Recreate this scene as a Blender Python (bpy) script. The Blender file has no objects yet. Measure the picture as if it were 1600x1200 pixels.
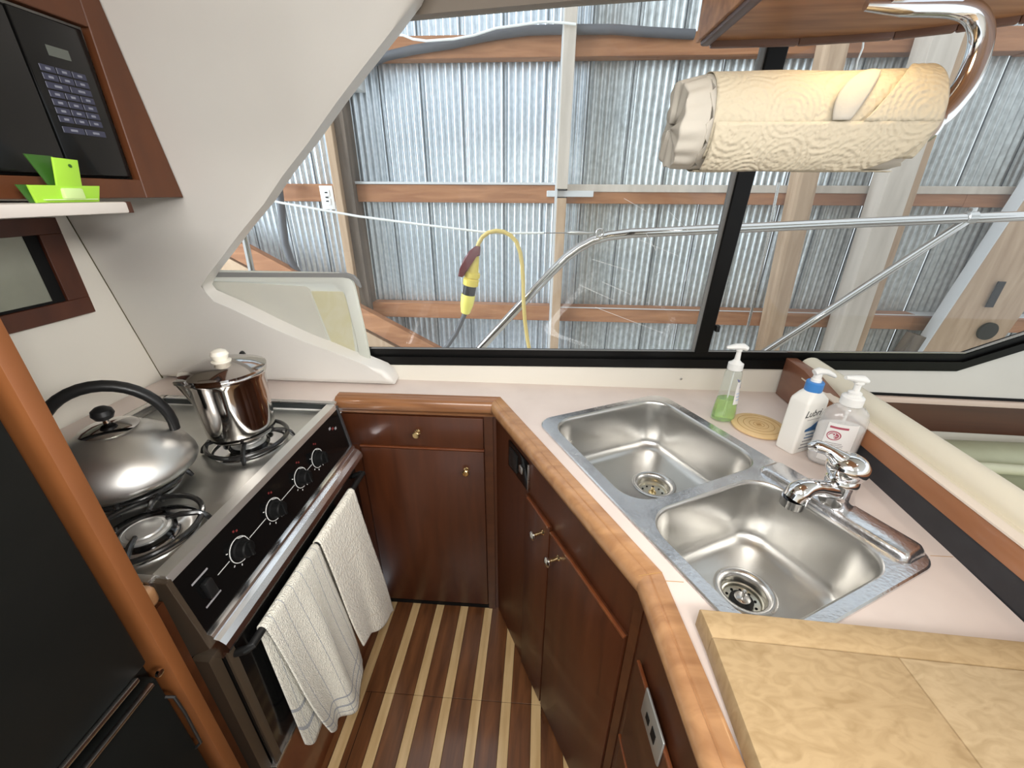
import bpy, bmesh, math, random
from mathutils import Vector, Matrix, Euler
random.seed(7)
S = bpy.context.scene
COL = S.collection
# ------------------------------------------------------------------ camera
FL = 640.0; H = 1.47
pitch, yaw, roll = math.radians(24.97), math.radians(-3.735), math.radians(.365)
cyw, syw = math.cos(yaw), math.sin(yaw)
FW = Vector((syw*math.cos(pitch), cyw*math.cos(pitch), -math.sin(pitch)))
R0 = Vector((cyw, -syw, 0)); U0 = R0.cross(FW)
RT = R0*math.cos(roll) + U0*math.sin(roll); UP = -R0*math.sin(roll) + U0*math.cos(roll)
cam = bpy.data.cameras.new('camera'); co = bpy.data.objects.new('camera', cam); COL.objects.link(co)
cam.sensor_fit = 'HORIZONTAL'; cam.sensor_width = 36; cam.lens = 36*FL/1600; cam.clip_start = .01
M = Matrix((RT, UP, -FW)).transposed().to_4x4(); M.translation = (0, 0, H); co.matrix_world = M
S.camera = co
# ------------------------------------------------------------------ light
S.view_settings.view_transform = 'Standard'; S.view_settings.look = 'None'
S.view_settings.exposure = 0.50; S.view_settings.gamma = 1; S.view_settings.use_curve_mapping = False
W = bpy.data.worlds.new('shed_daylight'); S.world = W; W.use_nodes = True
bg = W.node_tree.nodes['Background']; bg.inputs[0].default_value = (.88, .94, 1, 1); bg.inputs[1].default_value = 1.0
def area(name, loc, rot, size, power, col=(1, 1, 1), sy=None):
    l = bpy.data.lights.new(name, 'AREA'); l.energy = power; l.color = col; l.size = size
    if sy: l.shape = 'RECTANGLE'; l.size_y = sy
    o = bpy.data.objects.new(name, l); COL.objects.link(o); o.location = loc; o.rotation_euler = rot
    return o
area('added_shed_side_light', (-4.2, .6, 2.4), (math.radians(90), 0, math.radians(-65)), 2.2, 190, (.80, .9, 1), 2.2)  # added light from the left, brightens one flank of each corrugation
area('ceiling_lamp', (-.28, -.22, 1.96), (math.radians(9), 0, 0), 1.2, 31, (1, .975, .94), .9)
area('ceiling_downlight', (.95, .30, 1.95), (math.radians(-6), math.radians(12), 0), .12, 2.2, (1, .95, .88))
area('ceiling_downlight_aft', (.2, -.9, 1.95), (math.radians(20), 0, 0), .4, 4, (1, .95, .88))

sl = area('cabin_side_lamp', (.95, -.55, 1.88), (0, 0, 0), .3, 4.6, (1, .98, .95))
sl.rotation_euler = (Vector((-1.0, .95, 1.05))-Vector((.95, -.55, 1.88))).to_track_quat('-Z', 'Y').to_euler()
sl.data.spread = math.radians(70)

# ------------------------------------------------------------------ helpers
def ray(px, py): return RT*((px-800)/FL) - UP*((py-600)/FL) + FW
def onz(px, py, z):
    d = ray(px, py); t = (z-H)/d.z; return Vector((d.x*t, d.y*t, z))
def ony(px, py, Y):
    d = ray(px, py); t = Y/d.y; return Vector((d.x*t, Y, H+d.z*t))
SL = -.17                                            # the cabin side leans inboard as it rises
def onl(px, py, Y0, z0=.91):
    d = ray(px, py); t = (Y0+SL*(H-z0))/(d.y-SL*d.z); return Vector((d.x*t, d.y*t, H+d.z*t))

def node(nt, typ, **kw):
    n = nt.nodes.new(typ)
    for k, v in kw.items():
        if k in n.inputs: n.inputs[k].default_value = v
        else: setattr(n, k, v)
    return n
def mat(name, c, rough=.5, metal=0, c2=None, scale=(8, 8, 8), lo=.35, hi=.65, bump=0, bscale=60, rot=(0, 0, 0), coat=0, spec=.5, detail=4, rvar=0, ior=None, trans=0, alpha=1, sheen=0, aniso=0, emit=None, dist=0, bdist=.002):
    m = bpy.data.materials.new(name); m.use_nodes = True; nt = m.node_tree; b = nt.nodes['Principled BSDF']
    b.inputs['Base Color'].default_value = (*c, 1); b.inputs['Roughness'].default_value = rough; b.inputs['Metallic'].default_value = metal
    b.inputs['Coat Weight'].default_value = coat; b.inputs['Coat Roughness'].default_value = .12
    b.inputs['Specular IOR Level'].default_value = spec; b.inputs['Transmission Weight'].default_value = trans
    b.inputs['Alpha'].default_value = alpha; b.inputs['Sheen Weight'].default_value = sheen; b.inputs['Anisotropic'].default_value = aniso
    if ior: b.inputs['IOR'].default_value = ior
    if emit: b.inputs['Emission Color'].default_value = (*emit[0], 1); b.inputs['Emission Strength'].default_value = emit[1]
    if c2 or bump or rvar:
        tc = node(nt, 'ShaderNodeTexCoord'); mp = node(nt, 'ShaderNodeMapping'); mp.inputs['Scale'].default_value = scale; mp.inputs['Rotation'].default_value = rot
        nt.links.new(tc.outputs['Object'], mp.inputs['Vector'])
        nz = node(nt, 'ShaderNodeTexNoise', Scale=1.0, Detail=detail, Distortion=dist); nt.links.new(mp.outputs[0], nz.inputs['Vector'])
        if c2:
            r = node(nt, 'ShaderNodeValToRGB'); r.color_ramp.elements[0].position = lo; r.color_ramp.elements[1].position = hi
            r.color_ramp.elements[0].color = (*c, 1); r.color_ramp.elements[1].color = (*c2, 1)
            nt.links.new(nz.outputs[0], r.inputs[0]); nt.links.new(r.outputs[0], b.inputs['Base Color'])
        if rvar:
            mr = node(nt, 'ShaderNodeMapRange'); mr.inputs['To Min'].default_value = max(0.02, rough-rvar); mr.inputs['To Max'].default_value = rough+rvar
            nt.links.new(nz.outputs[0], mr.inputs['Value']); nt.links.new(mr.outputs[0], b.inputs['Roughness'])
        if bump:
            n2 = node(nt, 'ShaderNodeTexNoise', Scale=float(bscale), Detail=3.0); nt.links.new(tc.outputs['Object'], n2.inputs['Vector'])
            bp = node(nt, 'ShaderNodeBump', Strength=bump, Distance=bdist); nt.links.new(n2.outputs[0], bp.inputs['Height']); nt.links.new(bp.outputs[0], b.inputs['Normal'])
    return m
def glassy(name, tint=(1, 1, 1), f0=.04, rough=.0, haze=0, hazecol=(.9, .9, .9)):
    m = bpy.data.materials.new(name); m.use_nodes = True; nt = m.node_tree; nt.nodes.clear()
    out = node(nt, 'ShaderNodeOutputMaterial'); tr = node(nt, 'ShaderNodeBsdfTransparent'); tr.inputs[0].default_value = (*tint, 1)
    gl = node(nt, 'ShaderNodeBsdfGlossy', Roughness=rough); mx = node(nt, 'ShaderNodeMixShader')
    fr = node(nt, 'ShaderNodeFresnel', IOR=1.45)
    ge = node(nt, 'ShaderNodeNewGeometry'); iv = node(nt, 'ShaderNodeMath', operation='SUBTRACT'); iv.inputs[0].default_value = 1; nt.links.new(ge.outputs['Backfacing'], iv.inputs[1])
    ml = node(nt, 'ShaderNodeMath', operation='MULTIPLY'); nt.links.new(fr.outputs[0], ml.inputs[0]); nt.links.new(iv.outputs[0], ml.inputs[1])
    nt.links.new(ml.outputs[0], mx.inputs[0])                        # one reflection per pane, at its front face
    src = tr
    if haze:
        df = node(nt, 'ShaderNodeBsdfDiffuse'); df.inputs[0].default_value = (*hazecol, 1)
        m2 = node(nt, 'ShaderNodeMixShader'); m2.inputs[0].default_value = haze
        nt.links.new(tr.outputs[0], m2.inputs[1]); nt.links.new(df.outputs[0], m2.inputs[2]); src = m2
    nt.links.new(src.outputs[0], mx.inputs[1]); nt.links.new(gl.outputs[0], mx.inputs[2]); nt.links.new(mx.outputs[0], out.inputs[0])
    return m

class B:
    """collects shapes in one bmesh"""
    def __init__(s): s.b = bmesh.new()
    def box(s, x0, x1, y0, y1, z0, z1, bev=0, mtx=None, seg=2):
        vs = [s.b.verts.new((x, y, z)) for x in (x0, x1) for y in (y0, y1) for z in (z0, z1)]
        fs = [s.b.faces.new([vs[i] for i in q]) for q in ((0, 1, 3, 2), (4, 6, 7, 5), (0, 4, 5, 1), (2, 3, 7, 6), (0, 2, 6, 4), (1, 5, 7, 3))]
        if bev:
            es = list({e for f in fs for e in f.edges}); r = bmesh.ops.bevel(s.b, geom=es, offset=bev, segments=seg, affect='EDGES', profile=.5)
            vs = list({v for f in r['faces'] for v in f.verts} | {v for v in vs if v.is_valid})
        if mtx: bmesh.ops.transform(s.b, matrix=mtx, verts=[v for v in vs if v.is_valid])
        return s
    def obox(s, a, b, w, h, up=(0, 0, 1), bev=0):
        """box from point a to b, width w across, height h along up"""
        a, b = Vector(a), Vector(b); d = b-a; L = d.length; d.normalize(); up = Vector(up)
        x = d.cross(up).normalized(); u = x.cross(d).normalized()
        m = Matrix((x, d, u)).transposed().to_4x4(); m.translation = a
        return s.box(-w/2, w/2, 0, L, -h/2, h/2, bev, m)
    def prism(s, pts, d, bev=0, seg=2, which=None):
        """closed polygon of 3D pts extruded by vector d"""
        n = len(pts); d = Vector(d)
        a = [s.b.verts.new(p) for p in pts]; c = [s.b.verts.new(Vector(p)+d) for p in pts]
        f = [s.b.faces.new(a), s.b.faces.new(c[::-1])]
        f += [s.b.faces.new((a[i], c[i], c[(i+1) % n], a[(i+1) % n])) for i in range(n)]
        if bev:
            es = list(f[0].edges)+(list(f[1].edges) if which != 'a' else [])
            bmesh.ops.bevel(s.b, geom=es, offset=bev, segments=seg, affect='EDGES', profile=.5)
        return s
    def tube(s, pts, r, n=10, cap=True, closed=False, flat=None):
        pts = [Vector(p) for p in pts]; k = len(pts); rr = r if isinstance(r, (list, tuple)) else [r]*k
        rings = []; prev = None
        for i, p in enumerate(pts):
            if closed: t = pts[(i+1) % k]-pts[i-1]
            else: t = pts[min(i+1, k-1)]-pts[max(i-1, 0)]
            t.normalize()
            if prev is None:
                u = t.orthogonal().normalized()
                if flat: u = Vector(flat[0]); u = (u-t*u.dot(t)).normalized()
            else: u = (prev-t*prev.dot(t)).normalized()
            prev = u; v = t.cross(u)
            fa = flat[1] if flat else 1
            rings.append([s.b.verts.new(p+(u*math.cos(2*math.pi*j/n)+v*math.sin(2*math.pi*j/n)*fa)*rr[i]) for j in range(n)])
        m = k if closed else k-1
        for i in range(m):
            A, Bq = rings[i], rings[(i+1) % k]
            for j in range(n): s.b.faces.new((A[j], A[(j+1) % n], Bq[(j+1) % n], Bq[j]))
        if cap and not closed: s.b.faces.new(rings[0][::-1]); s.b.faces.new(rings[-1])
        return s
    def lathe(s, prof, n=32, c=(0, 0, 0), sx=1, sy=1, mtx=None, cap=True):
        """prof: list of (r, z)"""
        rings = []; vs = []
        for r, z in prof:
            if r < 1e-6: v = s.b.verts.new((0, 0, z)); rings.append([v]); vs.append(v)
            else:
                q = [s.b.verts.new((r*sx*math.cos(2*math.pi*j/n), r*sy*math.sin(2*math.pi*j/n), z)) for j in range(n)]; rings.append(q); vs += q
        for A, Bq in zip(rings, rings[1:]):
            for j in range(n):
                j2 = (j+1) % n
                if len(A) == 1 and len(Bq) == 1: continue
                if len(A) == 1: s.b.faces.new((A[0], Bq[j2], Bq[j]))
                elif len(Bq) == 1: s.b.faces.new((A[j], A[j2], Bq[0]))
                else: s.b.faces.new((A[j], A[j2], Bq[j2], Bq[j]))
        if cap:
            if len(rings[0]) > 1: s.b.faces.new(rings[0][::-1])
            if len(rings[-1]) > 1: s.b.faces.new(rings[-1])
        m = mtx if mtx else Matrix.Translation(c)
        if mtx: m = Matrix.Translation(c) @ mtx
        bmesh.ops.transform(s.b, matrix=m, verts=vs)
        return s
    def loft(s, rings, cap0=False, cap1=False):
        R = [[s.b.verts.new(p) for p in r] for r in rings]; n = len(R[0])
        for A, Bq in zip(R, R[1:]):
            for j in range(n): s.b.faces.new((A[j], A[(j+1) % n], Bq[(j+1) % n], Bq[j]))
        if cap0: s.b.faces.new(R[0][::-1])
        if cap1: s.b.faces.new(R[-1])
        return s
    def grid(s, fn, nu, nv):
        g = [[s.b.verts.new(fn(i/nu, j/nv)) for j in range(nv+1)] for i in range(nu+1)]
        for i in range(nu):
            for j in range(nv): s.b.faces.new((g[i][j], g[i+1][j], g[i+1][j+1], g[i][j+1]))
        return s
    def fillholes(s, loops, z):
        """flat plate at z with holes: first loop is the outside"""
        es = []
        for lp in loops:
            v = [s.b.verts.new((p[0], p[1], z)) for p in lp]
            es += [s.b.edges.new((v[i], v[(i+1) % len(v)])) for i in range(len(v))]
        bmesh.ops.triangle_fill(s.b, use_beauty=True, use_dissolve=False, edges=es)
        return s
def obj(name, b, m, parent=None, label=None, smooth=True, ang=35, solid=0, off=-1, sub=0, mats=None, kind=None):
    me = bpy.data.meshes.new(name); bm = b.b if isinstance(b, B) else b
    bmesh.ops.recalc_face_normals(bm, faces=bm.faces[:]) if solid == 0 else None
    bm.to_mesh(me); bm.free()
    for q in (mats or [m]): me.materials.append(q)
    if smooth:
        me.polygons.foreach_set('use_smooth', [True]*len(me.polygons)); me.set_sharp_from_angle(angle=math.radians(ang))
    o = bpy.data.objects.new(name, me); COL.objects.link(o)
    if parent:
        o.parent = parent
        if parent.type != 'EMPTY' or True:
            t = parent_off.get(parent.name)
            if t is not None: o.location = -Vector(t)
    if solid:
        md = o.modifiers.new('thickness', 'SOLIDIFY'); md.thickness = solid; md.offset = off
    if sub: md = o.modifiers.new('smooth', 'SUBSURF'); md.levels = sub; md.render_levels = sub
    if label: o['label'] = label
    if kind: o['kind'] = kind
    return o
parent_off = {}
def tag(o, label, cat=None, group=None, kind=None):
    if label: o['label'] = label
    if cat: o['category'] = cat
    if group: o['group'] = group
    if kind: o['kind'] = kind
    return o
def thing(name, label, cat, loc=(0, 0, 0), group=None, kind=None):
    o = bpy.data.objects.new(name, None); o.empty_display_size = .03; COL.objects.link(o); o.location = loc
    parent_off[o.name] = tuple(loc)
    return tag(o, label, cat, group, kind)
def rrect(x0, x1, y0, y1, r, k=8):
    out = []
    for cx, cy, a in ((x1-r, y1-r, 0), (x0+r, y1-r, 90), (x0+r, y0+r, 180), (x1-r, y0+r, 270)):
        for i in range(k+1):
            t = math.radians(a+90*i/k); out.append((cx+r*math.cos(t), cy+r*math.sin(t)))
    return out
def text(name, s, size, m, parent, mtx, ext=.0003, align='LEFT', shear=0):
    cu = bpy.data.curves.new(name, 'FONT'); cu.body = s; cu.size = size; cu.extrude = ext; cu.align_x = align; cu.shear = shear; cu.resolution_u = 3
    t = bpy.data.objects.new(name, cu); COL.objects.link(t)
    dg = bpy.context.evaluated_depsgraph_get(); me = bpy.data.meshes.new_from_object(t.evaluated_get(dg)); bpy.data.objects.remove(t)
    me.transform(mtx); me.materials.clear(); me.materials.append(m)
    o = bpy.data.objects.new(name, me); COL.objects.link(o); o.parent = parent
    t = parent_off.get(parent.name)
    if t is not None: o.location = -Vector(t)
    return o
T = Matrix.Translation
def RX(a): return Matrix.Rotation(math.radians(a), 4, 'X')
def RY(a): return Matrix.Rotation(math.radians(a), 4, 'Y')
def RZ(a): return Matrix.Rotation(math.radians(a), 4, 'Z')

# ------------------------------------------------------------------ materials
cream = mat('cream_gelcoat', (.64, .615, .575), .38, c2=(.68, .655, .61), scale=(3, 3, 3), bump=.12, bscale=500, bdist=.0006)
cream2 = mat('cream_liner', (.70, .665, .59), .42, bump=.15, bscale=400, bdist=.0006)
rollcream = mat('cream_vinyl', (.74, .68, .55), .32)
lam = mat('laminate_counter', (.66, .56, .51), .42, c2=(.71, .61, .555), scale=(9, 9, 9), rvar=.05)
teakd = mat('varnished_teak_dark', (.048, .012, .003), .42, c2=(.080, .021, .006), scale=(30, 30, 3), lo=.3, hi=.75, coat=.12, detail=5, dist=.6)
teaky = mat('varnished_teak_x_grain', (.055, .015, .004), .42, c2=(.085, .025, .007), scale=(3, 30, 30), lo=.3, hi=.75, coat=.12, detail=5, dist=.6)  # teak with the grain stretched along x
teakr = mat('varnished_teak_reddish', (.12, .03, .009), .34, c2=(.17, .05, .015), scale=(30, 30, 4), lo=.3, hi=.75, coat=.3, dist=.5)
teakm = mat('teak_cabinet_face', (.075, .022, .006), .5, c2=(.12, .036, .010), scale=(14, 14, 5), lo=.3, hi=.75)
teako = mat('teak_orange_edge', (.12, .038, .008), .55, c2=(.175, .058, .014), scale=(14, 14, 5), lo=.3, hi=.75)
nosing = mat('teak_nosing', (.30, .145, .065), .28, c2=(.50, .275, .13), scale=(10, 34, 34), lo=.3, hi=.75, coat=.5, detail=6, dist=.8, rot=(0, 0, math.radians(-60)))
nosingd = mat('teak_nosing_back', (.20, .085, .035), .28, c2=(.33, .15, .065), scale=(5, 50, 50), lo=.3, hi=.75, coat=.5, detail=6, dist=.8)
ovh = mat('overhead_teak', (.26, .11, .045), .4, c2=(.52, .26, .115), scale=(8, 60, 60), lo=.3, hi=.8, rot=(0, 0, math.radians(25)), detail=6)
plank = mat('teak_floor_plank', (.075, .028, .011), .30, c2=(.20, .078, .028), scale=(40, 5, 40), lo=.3, hi=.75, coat=.5, detail=6, dist=.5, rvar=.06)
holly = mat('holly_floor_strip', (.50, .33, .15), .32, c2=(.68, .49, .26), scale=(60, 6, 60), lo=.3, hi=.75, coat=.45, detail=6)
steel = mat('brushed_stainless', (.56, .55, .535), .27, 1, rvar=.06, scale=(6, 6, 40), aniso=.4)
sinksteel = mat('sink_stainless', (.56, .55, .53), .30, 1, c2=(.66, .65, .625), scale=(4, 4, 4), rvar=.07, bump=.05, bscale=300, aniso=.3)
rimsteel = mat('sink_rim_stainless', (.70, .71, .74), .24, 1, c2=(.82, .83, .86), scale=(25, 25, 25), rvar=.1, bump=.25, bscale=150)
rimsatin = mat('stove_rim_satin_steel', (.82, .82, .79), .42, 1)
cooksteel = mat('cooktop_stainless', (.55, .55, .52), .36, 1, c2=(.64, .64, .60), scale=(7, 7, 7), rvar=.1)
kettlesteel = mat('kettle_brushed_steel', (.66, .65, .62), .34, 1, aniso=.5)
chrome = mat('chrome', (.80, .80, .81), .08, 1)
knobblack = mat('stove_knob_black', (.006, .006, .006), .5, spec=.12)
mirrorsteel = mat('polished_steel', (.60, .585, .57), .05, 1)
percsteel = mat('percolator_steel', (.50, .47, .45), .09, 1, c2=(.56, .53, .50), scale=(9, 9, 9), rvar=.04)
brass = mat('polished_brass', (.80, .62, .33), .15, 1)
blackgloss = mat('black_gloss', (.004, .004, .004), .14, spec=.35)
blackmatte = mat('black_matte', (.006, .006, .006), .6, spec=.15)
iron = mat('black_enamel_iron', (.012, .012, .012), .22, coat=.3)
blackplastic = mat('black_plastic', (.010, .010, .010), .4, spec=.35)
fridgeblack = mat('fridge_black_panel', (.006, .0065, .006), .42, c2=(.010, .010, .009), scale=(3, 3, 3), spec=.12)
brownsteel = mat('stove_side_trim_bronze', (.07, .05, .033), .4, .2)
whitep = mat('white_plastic', (.82, .82, .80), .35)
lotionw = mat('lotion_bottle_white', (.85, .83, .78), .35)
bluep = mat('blue_pump_collar', (.05, .23, .60), .35)
graygasket = mat('grey_gasket', (.20, .20, .195), .5)
trayw = mat('translucent_white_plastic', (.78, .78, .72), .4, c2=(.74, .74, .64), scale=(6, 6, 6))
trayt = mat('tray_recess_plastic', (.62, .61, .56), .45, c2=(.66, .645, .58), scale=(7, 7, 7))
trayy = mat('tray_yellowed_plastic', (.72, .68, .52), .45, c2=(.78, .75, .65), scale=(12, 12, 12), lo=.4, hi=.6, dist=2)
green = mat('lime_green_plastic', (.36, .66, .05), .35)
green_shade = mat('lime_green_plastic_shade', (.03, .10, .012), .4)  # same lime plastic, with the shade on it painted into the colour
winblack = mat('black_anodised_frame', (.004, .004, .004), .4, spec=.2)
tanframe = mat('tan_window_header', (.22, .18, .14), .5)
paper = mat('paper_towel', (.60, .53, .40), .85, bump=.8, bscale=190, bdist=.0022, sheen=.1)
papers = mat('paper_towel_smooth', (.60, .56, .49), .85, bump=.5, bscale=50, bdist=.003)
cardboard = mat('cardboard_core', (.62, .55, .45), .8)
boardm = mat('butcher_block', (.32, .215, .105), .5, c2=(.43, .305, .165), scale=(30, 60, 20), lo=.25, hi=.6, detail=9, dist=1.5)
cork = mat('coaster_wood', (.66, .44, .20), .55, c2=(.74, .53, .28), scale=(20, 5, 5))
corkd = mat('coaster_groove', (.46, .26, .09), .6)
rubber = mat('dark_rubber', (.03, .03, .032), .6)
charcoal = mat('charcoal_panel', (.022, .022, .026), .6, c2=(.030, .030, .034), scale=(20, 20, 20))
sage = mat('sage_vinyl', (.33, .33, .22), .5, c2=(.40, .41, .28), scale=(6, 6, 6), bump=.2, bscale=60)
yellowish = mat('pale_yellow_vinyl', (.72, .72, .42), .5)
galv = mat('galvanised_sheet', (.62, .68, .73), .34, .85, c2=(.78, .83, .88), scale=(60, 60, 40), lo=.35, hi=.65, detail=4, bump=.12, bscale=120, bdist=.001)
galvd = mat('galvanised_dimmed', (.48, .50, .50), .46, .7, c2=(.66, .69, .69), scale=(50, 50, 35), lo=.35, hi=.65, detail=6, bump=.35, bscale=90)  # greyer copy: dimmer, hazier look through the right pane put into the metal
seamm = mat('sheet_lap_seam', (.05, .06, .07), .6)
lumber = mat('shed_lumber', (.26, .10, .038), .7, c2=(.47, .215, .095), scale=(3, 25, 25), lo=.3, hi=.75, detail=8, dist=1.2)
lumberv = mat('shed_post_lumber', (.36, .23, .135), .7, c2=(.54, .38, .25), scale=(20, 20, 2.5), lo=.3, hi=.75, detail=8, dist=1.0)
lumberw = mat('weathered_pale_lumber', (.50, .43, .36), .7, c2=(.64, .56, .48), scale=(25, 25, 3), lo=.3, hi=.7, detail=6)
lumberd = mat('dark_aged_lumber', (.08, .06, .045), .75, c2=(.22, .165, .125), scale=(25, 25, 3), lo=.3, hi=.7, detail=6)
whitepaint = mat('white_painted_wood', (.60, .60, .60), .6)
yellow = mat('yellow_vinyl_plug', (.78, .62, .10), .4)
yellowb = mat('bright_yellow_plug', (.88, .80, .18), .4)
cordy = mat('yellow_cord', (.70, .53, .18), .5)
hoseg = mat('grey_hose', (.10, .10, .11), .6)
ropew = mat('white_rope', (.85, .85, .82), .7)
maroon = mat('maroon_tape', (.13, .015, .02), .35)
red = mat('red_print', (.16, .02, .02), .5)
maroonp = mat('label_maroon', (.40, .08, .12), .5)
inkg = mat('grey_ink', (.28, .27, .28), .6)
inkb = mat('blue_ink', (.05, .14, .30), .5)
inkblk = mat('black_ink', (.03, .03, .03), .6)
printw = mat('white_print', (.60, .60, .58), .5)
btn = mat('microwave_button_blue', (.035, .038, .07), .4)
btnp = mat('microwave_button_print', (.22, .23, .28), .5)
lcd = mat('microwave_display', (.10, .11, .095), .25)
glass = glassy('window_glass', (.97, .985, .98), haze=.022)
mirrorgl = mat('dark_picture_glass', (.26, .27, .22), .06, c2=(.36, .37, .31), scale=(4, 4, 4), metal=.35)  # pale reflection in the glass put into the base colour
greenliq = mat('green_dish_liquid', (.62, .92, .28), .05, trans=.85, ior=1.33)
clearp = glassy('clear_bottle_plastic', (.93, .96, .95), haze=.10, hazecol=(.85, .9, .88))
milky = mat('milky_soap', (.90, .88, .86), .25, trans=.25, ior=1.35)
labelw = mat('white_label', (.80, .79, .78), .5)

def add_translucency(m, w, c):
    nt = m.node_tree; b = nt.nodes['Principled BSDF']; out = nt.nodes['Material Output']
    t = node(nt, 'ShaderNodeBsdfTranslucent'); t.inputs[0].default_value = (*c, 1); mx = node(nt, 'ShaderNodeMixShader'); mx.inputs[0].default_value = w
    nt.links.new(b.outputs[0], mx.inputs[1]); nt.links.new(t.outputs[0], mx.inputs[2]); nt.links.new(mx.outputs[0], out.inputs[0])
add_translucency(trayw, .55, (.85, .86, .78)); add_translucency(trayt, .3, (.7, .7, .62)); add_translucency(trayy, .55, (.85, .82, .62))
def emboss(m, sc, st, dist):
    nt = m.node_tree; b = nt.nodes['Principled BSDF']; tc = node(nt, 'ShaderNodeTexCoord')
    v = node(nt, 'ShaderNodeTexVoronoi', Scale=float(sc)); v.feature = 'SMOOTH_F1'; nt.links.new(tc.outputs['Object'], v.inputs['Vector'])
    w = node(nt, 'ShaderNodeTexVoronoi', Scale=17.0); nt.links.new(tc.outputs['Object'], w.inputs['Vector'])
    sn = node(nt, 'ShaderNodeMath', operation='MULTIPLY'); sn.inputs[1].default_value = 55.0; nt.links.new(w.outputs['Distance'], sn.inputs[0])
    s2 = node(nt, 'ShaderNodeMath', operation='SINE'); nt.links.new(sn.outputs[0], s2.inputs[0])
    s3 = node(nt, 'ShaderNodeMath', operation='MULTIPLY_ADD'); s3.inputs[1].default_value = .22; nt.links.new(s2.outputs[0], s3.inputs[0]); nt.links.new(v.outputs['Distance'], s3.inputs[2])
    bp = node(nt, 'ShaderNodeBump', Strength=st, Distance=dist); nt.links.new(s3.outputs[0], bp.inputs['Height']); nt.links.new(bp.outputs[0], b.inputs['Normal'])
emboss(paper, 210, .7, .0022)
add_translucency(papers, .25, (.85, .82, .75)); add_translucency(paper, .15, (.9, .85, .7))
def striped_cloth(name, base, line, axis_lines, bands=None, waff=900, bst=.5, dens=1):
    """cloth with woven stripes at given v-positions (UV x) and end bands (UV y)"""
    m = bpy.data.materials.new(name); m.use_nodes = True; nt = m.node_tree; b = nt.nodes['Principled BSDF']
    b.inputs['Roughness'].default_value = .9; b.inputs['Sheen Weight'].default_value = .3
    uv = node(nt, 'ShaderNodeUVMap'); sp = node(nt, 'ShaderNodeSeparateXYZ'); nt.links.new(uv.outputs[0], sp.inputs[0])
    acc = None
    def addmask(sock, c, w):
        nonlocal acc
        a = node(nt, 'ShaderNodeMath', operation='SUBTRACT'); nt.links.new(sock, a.inputs[0]); a.inputs[1].default_value = c
        ab = node(nt, 'ShaderNodeMath', operation='ABSOLUTE'); nt.links.new(a.outputs[0], ab.inputs[0])
        lt = node(nt, 'ShaderNodeMath', operation='LESS_THAN'); nt.links.new(ab.outputs[0], lt.inputs[0]); lt.inputs[1].default_value = w
        if acc is None: acc = lt
        else:
            mx = node(nt, 'ShaderNodeMath', operation='MAXIMUM'); nt.links.new(acc.outputs[0], mx.inputs[0]); nt.links.new(lt.outputs[0], mx.inputs[1]); acc = mx
    axis_lines = [(c, w*.62) for c, w in axis_lines]
    for c, w in axis_lines: addmask(sp.outputs[0], c, w)
    for c, w in (bands or []): addmask(sp.outputs[1], c, w)
    ck = node(nt, 'ShaderNodeTexVoronoi', Scale=float(waff)/10); mpv = node(nt, 'ShaderNodeMapping'); mpv.inputs['Scale'].default_value = (1, 2.2, 1)
    nt.links.new(uv.outputs[0], mpv.inputs[0]); nt.links.new(mpv.outputs[0], ck.inputs['Vector'])
    mixc = node(nt, 'ShaderNodeMix', data_type='RGBA'); mixc.inputs['A'].default_value = (*base, 1); mixc.inputs['B'].default_value = (*line, 1)
    if acc:
        ml = node(nt, 'ShaderNodeMath', operation='MULTIPLY'); ml.inputs[1].default_value = dens; nt.links.new(acc.outputs[0], ml.inputs[0]); nt.links.new(ml.outputs[0], mixc.inputs['Factor'])
    else: mixc.inputs['Factor'].default_value = 0
    nt.links.new(mixc.outputs['Result'], b.inputs['Base Color'])
    bp = node(nt, 'ShaderNodeBump', Strength=bst, Distance=.003); nt.links.new(ck.outputs['Distance'], bp.inputs['Height']); nt.links.new(bp.outputs[0], b.inputs['Normal'])
    return m

# ================================================================== SETTING
C = .91                                              # worktop height
def G(kind='structure'): return kind
# ---- floor: teak planks with pale strips between
fl = thing('floor', 'glossy teak floor with pale wood strips and a hatch seam', None, kind='structure')
obj('subfloor', B().box(-.60, .60, -.6, 1.16, -.05, -.006), blackmatte, fl)
def add_piece(name, x0, x1, y0, y1, m): obj(name, B().box(x0, x1, y0, y1, -.006, 0, .0006, seg=1), m, fl, smooth=False)
xs = -.535
add_piece('plank', -.600, -.5515, -.6, 1.16, plank)
k = 0
while xs < .5:
    cuts = [(-.6, .7515), (.7530, 1.16)] if xs > -.5 else [(-.6, 1.16)]
    if xs < -.45 and xs > -.5: pass
    for y0, y1 in cuts: add_piece('pale_strip', xs-.0150, xs+.0150, y0, y1, holly)
    nx = xs+.0948
    for y0, y1 in [(-.6, .7515), (.7530, 1.16)]:
        add_piece('plank', xs+.0160, nx-.0160, y0, y1, plank)
    xs = nx; k += 1
obj('hatch_seam', B().box(-.5005, -.4985, -.2, .7525, -.0055, .0003), blackmatte, fl)

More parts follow.
